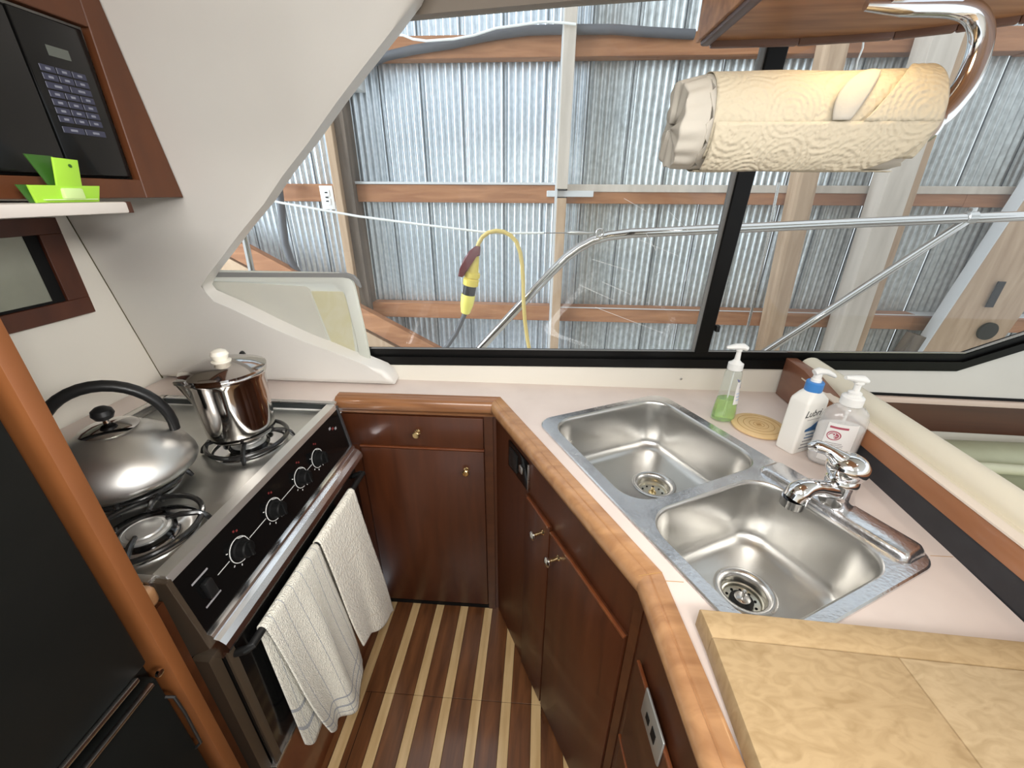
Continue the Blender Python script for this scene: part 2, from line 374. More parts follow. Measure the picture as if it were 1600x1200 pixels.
# ---- cabin side: leaning liner with the sloping pillar
def leanpt(x, z, Y0=1.15): return Vector((x, Y0+SL*(z-.91), z))
edge_px = [(647, 0), (611, 49), (562, 112), (525, 161), (480, 225), (442, 274), (412, 319), (375, 364), (345, 404), (325, 430), (314, 447), (311, 455), (318, 464), (334, 471), (360, 482), (417, 509), (475, 534), (514, 548), (572, 571), (597, 581), (608, 590), (613, 598), (616, 606.5)]
ep = [onl(x, y, 1.15) for x, y in edge_px]
top = [leanpt(-1.29, 1.985), leanpt(-.115, 1.985)]
poly = [leanpt(-1.29, .912)] + top + ep[:-1] + [leanpt(ep[-1].x, .912)]
wf = thing('wall_front', 'cream moulded cabin side with a sloping pillar and pointed foot', None, kind='structure')
obj('liner', B().prism(poly, (0, .055, .009), bev=.016, seg=4, which='a'), cream, wf, ang=60)
# sill strip under the window and liner below it, to the right
sill = thing('trim_1', 'cream strip between the worktop and the black window frame', None, kind='structure')
obj('strip', B().prism([(-.62, 1.205, .9), (-.62, 1.205, .958), (.78, 1.205, .99), (.78, 1.205, .9)], (0, .04, 0)), cream2, sill, smooth=False)
obj('screw', B().lathe([(0, 0), (.004, 0), (.004, .001), (.002, .002), (0, .002)], 10, (.452, 1.204, .946), mtx=RX(90)), steel, sill)
wr = thing('wall_right', 'cream cabin side below the kinked corner of the window, right of the divider', None, kind='structure')
obj('liner', B().prism([(.775, 1.204, .926), (.775, 1.204, 1.005), (1.23, 1.204, 1.012), (1.70, 1.190, 1.23), (2.6, 1.19, 1.23), (2.6, 1.204, .90), (1.6, 1.204, .912)], (0, .05, 0)), cream, wr, smooth=False)
obj('ledge', B().prism([(.775, 1.19, .918), (.775, 1.19, .900), (2.6, 1.19, .872), (2.6, 1.19, .890)], (0, .05, 0), bev=.002), mat('pink_cream_ledge', (.66, .52, .44), .4), wr)
obj('gap_line', B().prism([(.775, 1.201, .926), (.775, 1.201, .918), (2.6, 1.201, .890), (2.6, 1.201, .90)], (0, .03, 0)), blackmatte, wr, smooth=False)
obj('wood_board', B().prism([(.775, 1.197, .900), (.775, 1.197, .806), (2.6, 1.197, .772), (2.6, 1.197, .872)], (0, .03, 0)), teaky, wr, smooth=False)
obj('lower_panel', B().box(.775, 2.6, 1.20, 1.23, 0, .81), cream2, wr, smooth=False)
# ---- left wall
wl = thing('wall_left', 'cream left wall behind the stove', None, kind='structure')
obj('panel', B().box(-1.27, -1.23, -.4, 1.24, 0, 1.985), cream2, wl, smooth=False)
obj('corner_seam', B().obox((-1.229, 1.151, .912), (-1.229, 1.151+SL*.55, 1.46), .004, .004), mat('seam_sealant', (.10, .085, .04), .6), wl, smooth=False)
# ---- ceiling, rear wall
obj('ceiling', B().box(-1.3, 2.6, -1.7, 1.05, 1.985, 2.02), cream2, None, smooth=False, kind='structure')['label'] = 'cream cabin ceiling'
obj('wall_back', B().box(-1.3, 1.2, -1.74, -1.7, 0, 1.985), cream2, None, smooth=False, kind='structure')['label'] = 'cream rear bulkhead'
# ---- window
W0 = 1.213; WZ = .96
def wl_pt(x, z, d=0): return Vector((x, W0+SL*(z-WZ)+d, z))
win = thing('window_1', 'long black framed side window looking into the metal shed', None, kind='structure')
def strip(name, pts_lo, pts_hi, dy, m, d=0, bev=.002, lab=None):
    p = [wl_pt(x, z, d) for x, z in pts_lo]+[wl_pt(x, z, d) for x, z in pts_hi[::-1]]
    return obj(name, B().prism(p, (0, dy, 0), bev=bev, seg=1), m, win, lab, smooth=False)
strip('bottom_frame', [(-1.2, .955), (-.54, .963), (.76, .992), (1.234, 1.002), (1.37, 1.078), (1.75, 1.29), (2.5, 1.71)],
      [(-1.2, .985), (-.54, .992), (.75, 1.022), (1.234, 1.032), (1.37, 1.108), (1.75, 1.32), (2.5, 1.74)], .012, winblack, -.012)
strip('bottom_track', [(-1.2, .985), (-.54, .992), (.75, 1.022), (1.234, 1.032), (1.37, 1.108), (1.75, 1.32), (2.5, 1.74)],
      [(-1.2, 1.010), (-.54, 1.017), (.75, 1.045), (1.234, 1.055), (1.36, 1.128), (1.74, 1.34), (2.5, 1.76)], .02, winblack, -.004)
strip('chrome_bead', [(.74, 1.0455), (1.234, 1.0555), (1.36, 1.1285), (1.74, 1.3405), (2.5, 1.7605)], [(.74, 1.0485), (1.234, 1.0605), (1.36, 1.1335), (1.74, 1.3455), (2.5, 1.7655)], .008, steel, -.002, bev=0)
strip('glass_bead', [(-.53, 1.0172), (.74, 1.0452)], [(-.53, 1.0192), (.74, 1.0472)], .008, graygasket, -.002, bev=0)
strip('mullion', [(.474, 1.035), (.513, 1.035)], [(.444, 1.82), (.485, 1.82)], .02, winblack, -.006)
strip('mullion_gasket', [(.466, 1.035), (.475, 1.035)], [(.432, 1.82), (.445, 1.82)], .01, graygasket, 0, bev=0)
obj('latch', B().box(.512, .522, 1.172, 1.19, 1.11, 1.128, .001), blackplastic, win)
strip('header', [(-.62, 1.775), (-.30, 1.797), (.053, 1.815), (.6, 1.835), (2.5, 1.86)], [(-.62, 1.83), (-.30, 1.835), (.053, 1.85), (.6, 1.87), (2.5, 1.89)], .03, tanframe, -.012)
strip('header_cap', [(-.62, 1.83), (.053, 1.85), (2.5, 1.89)], [(-.62, 2.0), (.053, 2.0), (2.5, 2.0)], .02, mat('dark_header', (.05, .035, .025), .5), -.03)
gp = [(-1.2, 1.0), (-.54, 1.005), (.75, 1.035), (1.234, 1.045), (1.37, 1.12), (1.75, 1.33), (2.5, 1.75), (2.5, 1.87), (.6, 1.85), (-.3, 1.81), (-.62, 1.80), (-1.2, 1.80)]
obj('pane', B().prism([wl_pt(x, z, .008) for x, z in gp], (0, .003, 0)), glass, win, 'clear pane with faint scratches', smooth=False)
# scratches on the pane
sc = B()
for (a, b2) in [((975, 310), (1010, 330)), ((1010, 365), (1025, 392)), ((925, 405), (990, 425)), ((940, 440), (985, 460)), ((1000, 375), (1060, 400)), ((905, 445), (960, 470)), ((1045, 330), (1075, 360)), ((930, 480), (1035, 520)), ((1085, 400), (1070, 440)), ((1060, 180), (1110, 130))]:
    p, q = onl(*a, W0-.0065, WZ), onl(*b2, W0-.0065, WZ); sc.obox(p, q, .0008, .0004, (0, 1, 0))
obj('scratch_marks', sc, mat('scratch', (.8, .8, .8), .6), win, kind='stuff', smooth=False)

# ================================================================== SHED OUTSIDE
sh = thing('wall_outside', 'corrugated metal wall of the boat shed with wooden girts and posts', None, kind='structure')
WY = 2.35
def sheet(w, pitch, amp, z0, z1):
    b = B(); n = int(round(w/pitch*8)); r = []
    for i in range(n+1):
        x = i/n*w; r.append((x, amp*math.sin(2*math.pi*x/pitch)))
    for (x0, y0), (x1, y1) in zip(r, r[1:]):
        v = [b.b.verts.new(p) for p in ((x0, y0, z0), (x1, y1, z0), (x1, y1, z1), (x0, y0, z1))]; b.b.faces.new(v)
    bmesh.ops.remove_doubles(b.b, verts=b.b.verts[:], dist=1e-6); return b
shl = obj('metal_sheet', sheet(.199, .0332, .0072, .2, 3.0), galv, sh, ang=80); shl.location = (-2.6, WY, 0)
shr_mesh = None
x = -2.6+.2; i = 0
while x < 4.8:
    o = shl.copy(); COL.objects.link(o); o.location = (x, WY+(i % 2)*.003, 0)
    if x > .02:
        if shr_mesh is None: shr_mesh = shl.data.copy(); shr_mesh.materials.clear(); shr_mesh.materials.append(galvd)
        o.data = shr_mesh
    x += .2; i += 1
seam = B().box(-.0022, .0022, -.002, .001, .2, 3.0)
s0 = obj('lap_seam', seam, seamm, sh, smooth=False); s0.location = (-2.6, WY-.006, 0)
x = -2.4
while x < 4.8:
    o = s0.copy(); COL.objects.link(o); o.location = (x, WY-.006, 0); x += .2
def girt(x0, x1, z0, z1, y0=2.27, m=lumber, n='girt'): return obj(n, B().box(x0, x1, y0, WY-.008, z0, z1, .002, seg=1), m, sh, smooth=False)
for z in (.815, 1.425, 2.02, .25, 2.6):
    girt(-2.6, -1.045, z, z+.083); girt(-.955, .06, z, z+.083); girt(.12, 2.0, z+.0, z+.083); girt(2.0, 4.8, z-.004, z+.079)
girt(.12, 4.8, 1.478, 1.512, 2.262, lumberw, 'pale_batten')
girt(.12, 4.8, .893, .897, 2.262, whitepaint, 'pale_batten')
girt(-.97, .10, 1.508, 1.520, 2.262, whitepaint, 'white_batten')
girt(.02, .25, 1.455, 1.483, 2.245, whitepaint, 'white_bracket')
obj('post', B().box(-1.045, -1.005, 2.20, 2.33, .2, 3, .003, seg=1), lumberv, sh, smooth=False)
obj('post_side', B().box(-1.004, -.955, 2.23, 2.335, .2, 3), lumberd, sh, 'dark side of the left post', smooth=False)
obj('post', B().box(.066, .120, 2.22, 2.33, 1.49, 3, .002, seg=1), lumberw, sh, smooth=False)
obj('post', B().box(.072, .118, 2.22, 2.33, .2, 1.45, .002, seg=1), lumberv, sh, smooth=False)
obj('post_edge', B().box(.060, .0715, 2.225, 2.30, .2, 3), whitepaint, sh, smooth=False)
obj('post', B().obox((1.275, 2.22, .5), (1.175, 2.22, 2.1), .10, .09, (0, 1, 0), .02), lumberv, sh, smooth=False)
obj('post', B().obox((1.625, 2.20, .5), (1.54, 2.20, 3), .115, .10, (0, 1, 0), .002), lumberw, sh, smooth=False)
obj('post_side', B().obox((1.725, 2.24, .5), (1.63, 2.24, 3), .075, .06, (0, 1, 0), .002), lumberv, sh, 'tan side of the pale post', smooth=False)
bl0, bl1 = ony(1438, 555, 2.17), ony(1600, 312, 2.17); bdir = (bl1-bl0).normalized(); bper = Vector((bdir.z, 0, -bdir.x))
bl0 -= bdir*.25; bl1 += bdir*.9
obj('wide_brace', B().obox(bl0+bper*.17+Vector((0, .03, 0)), bl1+bper*.17+Vector((0, .03, 0)), .34, .06, (0, 1, 0), .003), lumberv, sh, smooth=False)
obj('wide_brace_edge', B().obox(bl0+bper*-.003+Vector((0, .03, 0)), bl1+bper*-.003+Vector((0, .03, 0)), .006, .062, (0, 1, 0)), whitepaint, sh, 'pale edge of the wide brace', smooth=False)
bh = ony(1541, 517, 2.168)
obj('black_plug', B().lathe([(0, 0), (.045, 0), (.045, .012), (0, .014)], 24, bh, mtx=RX(90)), blackmatte, sh)
obj('dark_slot', B().obox(ony(1545, 480, 2.160), ony(1566, 440, 2.160), .035, .006, (0, 1, 0)), blackmatte, sh, smooth=False)
obj('short_stud', B().obox((1.95, 2.22, .5), (2.02, 2.22, .80), .10, .06, (0, 1, 0)), lumberd, sh, smooth=False)
obj('diagonal_brace', B().obox((-2.1, 2.18, 1.46), (-.45, 2.18, .55), .10, .05, (0, 1, 0), .002), lumber, sh, smooth=False)
obj('diagonal_brace', B().obox((-2.1, 2.19, 1.33), (-.65, 2.19, .52), .10, .05, (0, 1, 0), .002), lumberv, sh, smooth=False)
obj('shed_ground', B().box(-3.5, 5.5, 1.3, 4, -.9, -.8), mat('concrete', (.35, .34, .32), .8), None, smooth=False, kind='structure')['label'] = 'grey ground of the shed outside the window'
# small pieces on the shed wall
ou = thing('power_outlet', 'white double wall outlet screwed to the left shed post', 'outlet', (-1.11, 2.27, 1.44))
obj('plate', B().box(-1.148, -1.078, 2.262, 2.268, 1.388, 1.50, .002), whitep, ou)
for z in (1.465, 1.424): obj('socket', B().box(-1.130, -1.096, 2.259, 2.262, z-.015, z+.015, .001), labelw, ou)
for z in (1.468, 1.427, 1.445): obj('slot', B().box(-1.121, -1.107, 2.258, 2.259, z-.003, z+.003), blackmatte, ou, smooth=False)
tag(obj('white_wall_box', B().box(-1.04, -.865, 2.23, 2.33, 1.905, 2.02, .004), whitep), 'white box on the shed wall half hidden by the pillar', 'box')
hz = B().tube([(-1.31, 2.2, 1.75), (-1.315, 2.2, 1.60), (-1.33, 2.2, 1.45), (-1.345, 2.2, 1.32), (-1.355, 2.2, 1.22), (-1.345, 2.2, 1.13), (-1.32, 2.2, 1.07), (-1.27, 2.2, .95), (-1.22, 2.2, .82)], .019, 12)
tag(obj('drain_hose', hz, hoseg), 'thick dark hose hanging beside the left shed outlet', 'hose')
tp = [(560, 112), (575, 101), (602, 88), (645, 78), (709, 68), (751, 58.5), (783, 53), (825, 47.5), (880, 46), (960, 46), (1010, 50), (1085, 54)]
tag(obj('ribbed_hose', B().tube([ony(x, y, 2.25) for x, y in tp], .018, 12), hoseg), 'long dark ribbed hose along the top shed girt', 'hose')
tp = [(598, 57), (611, 54), (630, 55), (645, 61), (666, 64), (709, 61), (741, 55), (775, 44), (806, 40), (847, 34), (883, 36), (900, 38)]
tag(obj('white_cable', B().tube([ony(x, y, 2.205) for x, y in tp], .005, 8), ropew), 'white cable looping above the dark ribbed hose', 'cable')
tag(obj('white_wire', B().tube([ony(x, y, 2.25) for x, y in [(1350, 55), (1348, 75), (1340, 95), (1335, 120)]], .004, 8), ropew), 'thin white wire hanging behind the paper towel roll', 'wire')

obj('side_deck', B().box(-2.2, 3.4, 1.27, 1.95, .66, .70, .01), cream2, None, smooth=False, kind='structure')['label'] = 'cream side deck of the boat below the window'
# rail of the boat
RYp = 1.8
rail = thing('deck_rail', 'polished steel deck rail curving up behind the window', 'rail', (1.0, RYp, 0))
pts = [(712, 582), (750, 545), (810, 480), (860, 427), (885, 402), (905, 387), (925, 376), (950, 369), (985, 364.5), (1030, 362.5), (1100, 359), (1300, 350), (1510, 341), (1600, 337.5), (1800, 329)]
obj('top_tube', B().tube([ony(x, y, RYp) for x, y in pts], .0185, 18), mirrorsteel, rail)
obj('strut', B().tube([ony(1513, 343, RYp), ony(1195, 550, RYp), ony(1150, 578, RYp)], .0155, 16), mirrorsteel, rail)
c0 = ony(1515, 340, RYp)
obj('clamp', B().lathe([(.0195, -.018), (.0235, -.016), (.0235, .016), (.0195, .018)], 20, c0, mtx=RY(87)).box(c0.x-.008, c0.x+.008, RYp-.01, RYp+.01, c0.z+.018, c0.z+.036, .002), steel, rail)
rope = thing('safety_rope', 'white safety rope strung across to the curved steel rail', 'rope', (0, RYp, 1.3))
rp = [(380, 303), (440, 317), (560, 338), (660, 351), (760, 363), (780, 364.5), (850, 364)]
obj('rope_line', B().tube([ony(x, y, RYp-.022) for x, y in rp], .0045, 8), ropew, rope)
obj('wire_end', B().tube([ony(x, y, RYp-.022) for x, y in [(850, 364), (888, 364)]], .002, 8), steel, rope)
obj('turnbuckle', B().tube([ony(x, y, RYp-.022) for x, y in [(886, 364), (892, 363.5), (905, 364), (918, 364.5), (928, 364)]], [.004, .009, .0085, .005, .004], 12), steel, rope)
s1 = ony(937, 364, RYp-.022)
obj('shackle', B().tube([s1+Vector((.013*math.cos(a), 0, .015*math.sin(a))) for a in [i*math.pi/8 for i in range(16)]], .0045, 8, closed=True), steel, rope)
cord = thing('shore_power_cord', 'yellow shore power cord hung over the white rope with its plug', 'power cord', (-.2, RYp, 1.3))
cp = [(744, 392), (748, 380), (754, 370), (763, 363.5), (775, 360.5), (787, 362), (798, 368), (807, 378), (813, 395), (816, 415), (817.5, 440), (818, 470), (820, 500), (824, 530), (830, 560)]
obj('cable', B().tube([ony(x, y, RYp-.04) for x, y in cp], .0085, 10), cordy, cord)
def conn(name, a, b2, prof, m):
    p, q = ony(*a, RYp-.04), ony(*b2, RYp-.04); L = (q-p).length
    return obj(name, B().lathe([(r, t*L) for r, t in prof], 20, p, mtx=Vector((0, 0, 1)).rotation_difference(q-p).to_matrix().to_4x4()), m, cord)
conn('socket_body', (743, 396), (735, 446), [(.012, 0), (.017, .08), (.024, .45), (.026, .55), (.034, .60), (.034, .72), (.029, .76), (.034, .80), (.033, .98), (.030, 1)], yellow)
conn('black_coupling', (735, 445), (732, 461), [(.027, 0), (.0275, 1)], blackplastic)
conn('plug_body', (732, 460), (727, 490), [(.030, 0), (.0305, .2), (.028, .55), (.020, .95), (.014, 1)], yellowb)
obj('grey_cable', B().tube([ony(x, y, RYp-.04) for x, y in [(727, 488), (722, 500), (713, 520), (701, 538), (690, 552)]], .0105, 10), hoseg, cord)
tpp = [(742, 385), (750, 386), (749, 400), (741, 402), (733, 414), (727, 428), (722, 434), (715, 432), (718, 420), (724, 405), (733, 392)]
obj('tape_tail', B().prism([ony(x, y, RYp-.08) for x, y in tpp], (0, .03, 0), bev=.006), maroon, cord)
tag(obj('steel_rod', B().tube([ony(1217, 285, 1.9), ony(1190, 420, 1.9), ony(1158, 552, 1.9), (.965, 1.9, .70)], .006, 10), steel), 'thin upright steel rod right of the black window mullion', 'rod')
tag(obj('steel_stanchion', B().tube([ony(376, 340, 1.8), ony(396, 436, 1.8), (-1.3, 1.8, .70)], .013, 12), mirrorsteel), 'short steel stanchion beyond the tray at the left window end', 'stanchion')

# ================================================================== WORKTOP
# plan points (front edge of nosing) : back run, diagonal, right run
P = [Vector((-.60, 1.055)), Vector((-.127, 1.06)), Vector((.180, .478)), Vector((.207, .20)), Vector((.207, -.45))]
def offset(P, d):
    out = []
    for i, p in enumerate(P):
        a = (P[i]-P[i-1]).normalized() if i else None; b = (P[i+1]-P[i]).normalized() if i < len(P)-1 else None
        na = Vector((-a.y, a.x)) if a else None; nb = Vector((-b.y, b.x)) if b else None
        if na is None: n = nb*d
        elif nb is None: n = na*d
        else: n = (na+nb).normalized(); n = n*(d/n.dot(na))
        out.append(p+n)
    return out
# sink frame
sa = math.radians(-63.0); su = Vector((math.cos(sa), math.sin(sa))); sv = Vector((-su.y, su.x)); SO = Vector((0, .968))
def sk(u, v): q = SO+su*u+sv*v; return (q.x, q.y)
ct = thing('countertop', 'pinkish cream laminate worktop with a teak nosing and cut-out for the sink', 'worktop', (.3, .8, C))
inner = offset(P, .034)
outline = [(inner[0].x, inner[0].y), (-.6, 1.205-.0), (.775, 1.205), (.749, .9), (.722, .40), (.70, -.45)]
outline = [(-1.225, 1.205), (.765, 1.205), (.744, .9), (.715, .40), (.70, -.45)] + [(p.x, p.y) for p in inner[::-1]] + [(-.60, 1.03), (-1.225, 1.03)]
outline[-2] = (-.603, 1.035)
outline[-1] = (-1.225, 1.035)
hole = [sk(u, v) for u, v in rrect(.012, .678, .012, .418, .04, 6)]
b = B().fillholes([outline, hole], C)
g = bmesh.ops.extrude_face_region(b.b, geom=b.b.faces[:]); vs = [q for q in g['geom'] if isinstance(q, bmesh.types.BMVert)]
bmesh.ops.translate(b.b, verts=vs, vec=(0, 0, -.028))
obj('laminate_top', b, lam, ct, smooth=False)
obj('side_ledge', B().box(-1.225, -1.125, .345, 1.034, C-.028, C), lam, ct, smooth=False)
obj('seam_line', B().box(.212, .245, .4755, .4765, C, C+.0004), corkd, ct, smooth=False)
obj('seam_line', B().box(.685, .722, .5605, .5614, C, C+.0004), corkd, ct, smooth=False)
# nosing profile: (offset outwards, z)
prof = [(.034, C-.028), (.030, C-.048), (.012, C-.052), (.008, C-.040), (.003, C-.038), (-.004, C-.030), (-.007, C-.018), (-.004, C-.005), (.003, C+.003), (.010, C+.005), (.0115, C+.002), (.0135, C+.002), (.016, C+.005), (.034, C+.0055)]
def nose(i, m, y0=None):
    rings = []
    a = {o: offset(P, o) for o, z in prof}
    for e in (i, i+1): rings.append([(a[o][e].x, a[o][e].y, z) for o, z in prof])
    bb = B(); bb.loft(rings, True, True); return obj('teak_nosing', bb, m, ct, ang=50)
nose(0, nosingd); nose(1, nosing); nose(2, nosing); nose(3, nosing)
obj('teak_nosing', B().box(-.63, -.583, .340, .412, C-.035, C+.004, .012, seg=4), nosing, ct)
obj('nosing_joint', B().prism([(P[2].x-.006, P[2].y, C+.0062), (inner[2].x, inner[2].y, C+.0062), (inner[2].x+.0003, inner[2].y-.001, C+.0062), (P[2].x-.006, P[2].y-.001, C+.0062)], (0, 0, .0002)), corkd, ct, smooth=False)

# ================================================================== BASE CABINETS
# back run cabinet, face at y=1.075
FY = 1.078
cb = thing('base_cabinet', 'dark varnished cabinet under the far worktop, with one drawer above one door', 'cabinet', (-.36, FY, 0))
obj('carcass', B().box(-.60, -.118, FY, 1.19, .0, C-.05), teakd, cb, smooth=False)
obj('toe_shadow_strip', B().box(-.60, -.13, FY-.004, FY, 0, .018), blackmatte, cb, smooth=False)  # solid black strip painting the shade along the cabinet foot
d = obj('drawer', B().box(-.60, -.157, FY-.010, FY, .742, .852, .002), teakd, cb)
obj('drawer_lip', B().box(-.555, -.155, FY-.015, FY-.004, .7355, .7415, .0015), teakr, cb, 'lighter routed lip under the drawer')
d = obj('door', B().box(-.553, -.157, FY-.012, FY, .03, .732, .002), teakd, cb)
obj('stile', B().box(-.154, -.128, FY-.006, FY, 0.0, .86), teaky, cb, smooth=False)
def knob(parent, p, dirv, name='knob', m=None):
    q = Vector((0, 0, 1)).rotation_difference(Vector(dirv)).to_matrix().to_4x4()
    return obj(name, B().lathe([(.009, 0), (.009, .002), (.005, .004), (.0045, .012), (.009, .016), (.0115, .019), (.0115, .022), (.009, .0245), (0, .025)], 20, p, mtx=q), m or brass, parent)
knob(cb, (-.362, FY-.010, .797), (0, -1, 0)); knob(cb, (-.214, FY-.012, .664), (0, -1, 0))
# diagonal sink cabinet
dd = (P[2]-P[1]).normalized(); dn = Vector((dd.y, -dd.x))                 # dn points to the aisle
A0 = Vector((-.139, 1.072)) - dn*-.0
A0 = P[1]-dn*.016
def D(t, o, z): q = A0+dd*t+dn*o; return Vector((q.x, q.y, z))
def dbox(t0, t1, o0, o1, z0, z1, bev=0):
    m = Matrix(((dd.x, dn.x, 0), (dd.y, dn.y, 0), (0, 0, 1))).to_4x4(); m.translation = (A0.x, A0.y, 0)
    return B().box(t0, t1, o0, o1, z0, z1, bev, m)
sc_ = thing('sink_cabinet', 'dark varnished diagonal cabinet below the sink with two doors', 'cabinet', D(.33, 0, 0))
LD = (P[2]-P[1]).length
obj('carcass', dbox(-.016, LD+.004, -.016, 0, 0, C-.05), teakd, sc_, smooth=False)
obj('door', dbox(.218, .352, 0, .010, .02, .742, .002), teakd, sc_)
obj('door', dbox(.358, .640, 0, .010, .02, .735, .002), teakd, sc_)
obj('door_lip', dbox(.232, .350, .006, .013, .737, .743, .001), teakr, sc_, 'lighter routed door top')
obj('door_lip', dbox(.360, .640, .006, .013, .731, .737, .001), teakr, sc_, 'lighter routed door top')
obj('stile', dbox(.644, LD+.006, 0, .006, 0, .86), teaky, sc_, smooth=False)
for t, z in ((.322, .700), (.400, .690)):
    p = D(t, .010, z); q = Vector((0, 0, 1)).rotation_difference(Vector((dn.x, dn.y, 0))).to_matrix().to_4x4()
    obj('knob_stem', B().lathe([(.008, 0), (.005, .003), (.0045, .022), (.006, .024)], 16, p, mtx=q), brass, sc_)
    obj('knob', B().lathe([(.006, .022), (.009, .024), (.0125, .028), (.0125, .031), (.008, .034), (0, .035)], 16, p, mtx=q), mat('crystal_knob_chrome', (.75, .75, .72), .1, 1), sc_)
swp = thing('outlet_panel', 'black outlet and switch panel on the diagonal cabinet near the corner', 'outlet', D(.155, .0, .79))
obj('plate', dbox(.095, .222, 0, .006, .752, .838, .002), blackgloss, swp)
obj('plate_edge', dbox(.222, .226, 0, .007, .752, .838, .001), steel, swp)
obj('socket', dbox(.11, .16, .006, .009, .765, .825, .003), blackplastic, swp)
obj('switch', dbox(.18, .20, .006, .013, .79, .812, .003), steel, swp)
# right run cabinet, face x ~ .215
sr = thing('corner_cabinet', 'dark varnished cabinet face under the near teak nosing, by the cutting board', 'cabinet', (.225, .2, 0))
rd = (P[3]-P[2]).normalized(); rn = Vector((rd.y, -rd.x))
def rbox(t0, t1, o0, o1, z0, z1, bev=0):
    m = Matrix(((rd.x, rn.x, 0), (rd.y, rn.y, 0), (0, 0, 1))).to_4x4(); q = P[2]-rn*.014; m.translation = (q.x, q.y, 0)
    return B().box(t0, t1, o0, o1, z0, z1, bev, m)
obj('carcass', rbox(0.0, .70, -.016, 0, 0, C-.05), teakd, sr, smooth=False)
obj('drawer', rbox(.03, .64, 0, .008, .50, .742, .002), teaky, sr)
obj('door', rbox(.03, .64, 0, .008, .02, .49, .002), teakd, sr)
obj('drawer_lip', rbox(.03, .18, .004, .010, .744, .750, .001), teakr, sr, 'lighter routed lip above the drawer')
obj('drawer_lip', rbox(.02, .10, .004, .010, .491, .497, .001), teakr, sr, 'lighter routed lip below the drawer')
lt = thing('latch_plate', 'grey metal latch plate with dark slots on the near cabinet face', 'latch', (.2, .35, .73))
obj('plate', rbox(.080, .155, .008, .013, .70, .765, .003), mat('pewter', (.45, .46, .44), .35, .7), lt)
obj('slot', rbox(.100, .112, .013, .014, .72, .735), blackmatte, lt, smooth=False)
obj('slot', rbox(.122, .136, .013, .014, .72, .742), blackmatte, lt, smooth=False)

# ================================================================== SINK
sinkE = thing('double_sink', 'double bowl stainless steel drop-in sink set across the corner', 'sink', (*sk(.34, .21), C))
def ring(x0, x1, y0, y1, r, z, k=8): return [(*sk(u, v), z) for u, v in rrect(x0, x1, y0, y1, r, k)]
LB = (.024, .381, .030, .402); RB = (.405, .668, .026, .353)
deck_z = C+.0045
b = B().fillholes([[sk(u, v) for u, v in rrect(.004, .686, .004, .426, .045, 8)], [sk(u, v) for u, v in rrect(*LB, .065, 8)], [sk(u, v) for u, v in rrect(*RB, .065, 8)]], deck_z)
b.loft([ring(.004, .686, .004, .426, .045, deck_z), ring(.001, .689, .001, .429, .048, deck_z-.0015), ring(0, .690, 0, .430, .049, C+.0005)])
obj('rim', b, rimsteel, sinkE, ang=40)
def bowl(LBx, dr, depth, rr=.065):
    x0, x1, y0, y1 = LBx; z = deck_z; rings = []
    rings.append(ring(x0, x1, y0, y1, rr, z))
    for t, dz in ((.0015, .001), (.004, .004), (.0055, .009)): rings.append(ring(x0+t, x1-t, y0+t, y1-t, rr-t, z-dz))
    for s, dz in ((.008, .03), (.012, .07), (.015, depth-.035)): rings.append(ring(x0+s, x1-s, y0+s, y1-s, rr-s*.3, z-dz))
    for k in range(1, 7):
        a = k/6*math.pi/2; s = .015+.032*(1-math.cos(a)); dz = depth-.035+.032*math.sin(a); rings.append(ring(x0+s, x1-s, y0+s, y1-s, max(.02, rr-s*.75), z-dz))
    cx, cy = dr; last = rings[-1]
    circ = []
    for q in (0, 90, 180, 270):
        for i in range(9):
            t = math.radians(q+90*i/8); circ.append((cx+.052*math.cos(t), cy+.052*math.sin(t)))
    base = rrect(x0+.047, x1-.047, y0+.047, y1-.047, .03, 8)
    for f in (.5, 1):
        rings.append([(*sk(base[i][0]*(1-f)+circ[i][0]*f, base[i][1]*(1-f)+circ[i][1]*f), z-depth-.001*f) for i in range(36)])
    return B().loft(rings), z-depth-.001
def drain(name, dr, z, par, kind):
    c = (*sk(*dr), z)
    d0 = obj(name, B().lathe([(.0525, -.001), (.057, .0015), (.053, .003), (.048, .0022), (.042, -.002), (.040, -.008), (.0385, -.022)], 40, c, cap=False), steel, par, ang=60)
    obj('strainer_basket', B().lathe([(.0385, -.021), (.036, -.0225), (.034, -.028), (.020, -.031), (.0, -.031)], 32, c, cap=False), mat('basket_steel', (.6, .58, .5), .3, 1), d0)
    for i in range(10):
        a = i*math.pi/5
        obj('strainer_hole', B().lathe([(0, 0), (.0028, 0), (.0028, .0012), (0, .0012)], 8, (c[0]+.027*math.cos(a), c[1]+.027*math.sin(a), z-.0295)), blackmatte, d0, smooth=False)
    if kind:
        obj('plug_rubber', B().lathe([(.022, -.0295), (.022, -.025), (.016, -.023), (0, -.023)], 24, c), blackplastic, d0)
        obj('plug_cap', B().lathe([(.015, -.0232), (.015, -.019), (.012, -.017), (.003, -.0165), (.0025, -.003), (.0035, 0), (0, .001)], 24, c), steel, d0)
    else:
        obj('plug_cap', B().lathe([(.010, -.0305), (.010, -.026), (.004, -.024), (.003, -.018), (.005, -.015), (0, -.014)], 20, c), brass, d0)
bb, zb = bowl(LB, (.200, .262), .150); obj('left_bowl', bb, sinksteel, sinkE, ang=60)
drain('drain', (.200, .262), zb, sinkE, False)
bb, zb = bowl(RB, (.530, .205), .150); obj('right_bowl', bb, sinksteel, sinkE, ang=60)
drain('drain', (.530, .205), zb, sinkE, True)
# raised faucet platform
lr = lambda e, z: [(*sk(u, v), z) for u, v in rrect(.392+e, .672-e, .358+e*.7, .420-e*.7, .012, 6)]
obj('raised_ledge', B().loft([lr(0, deck_z), lr(.002, deck_z+.006), lr(.006, deck_z+.012), lr(.010, deck_z+.0135)], False, True), rimsteel, sinkE, ang=50)

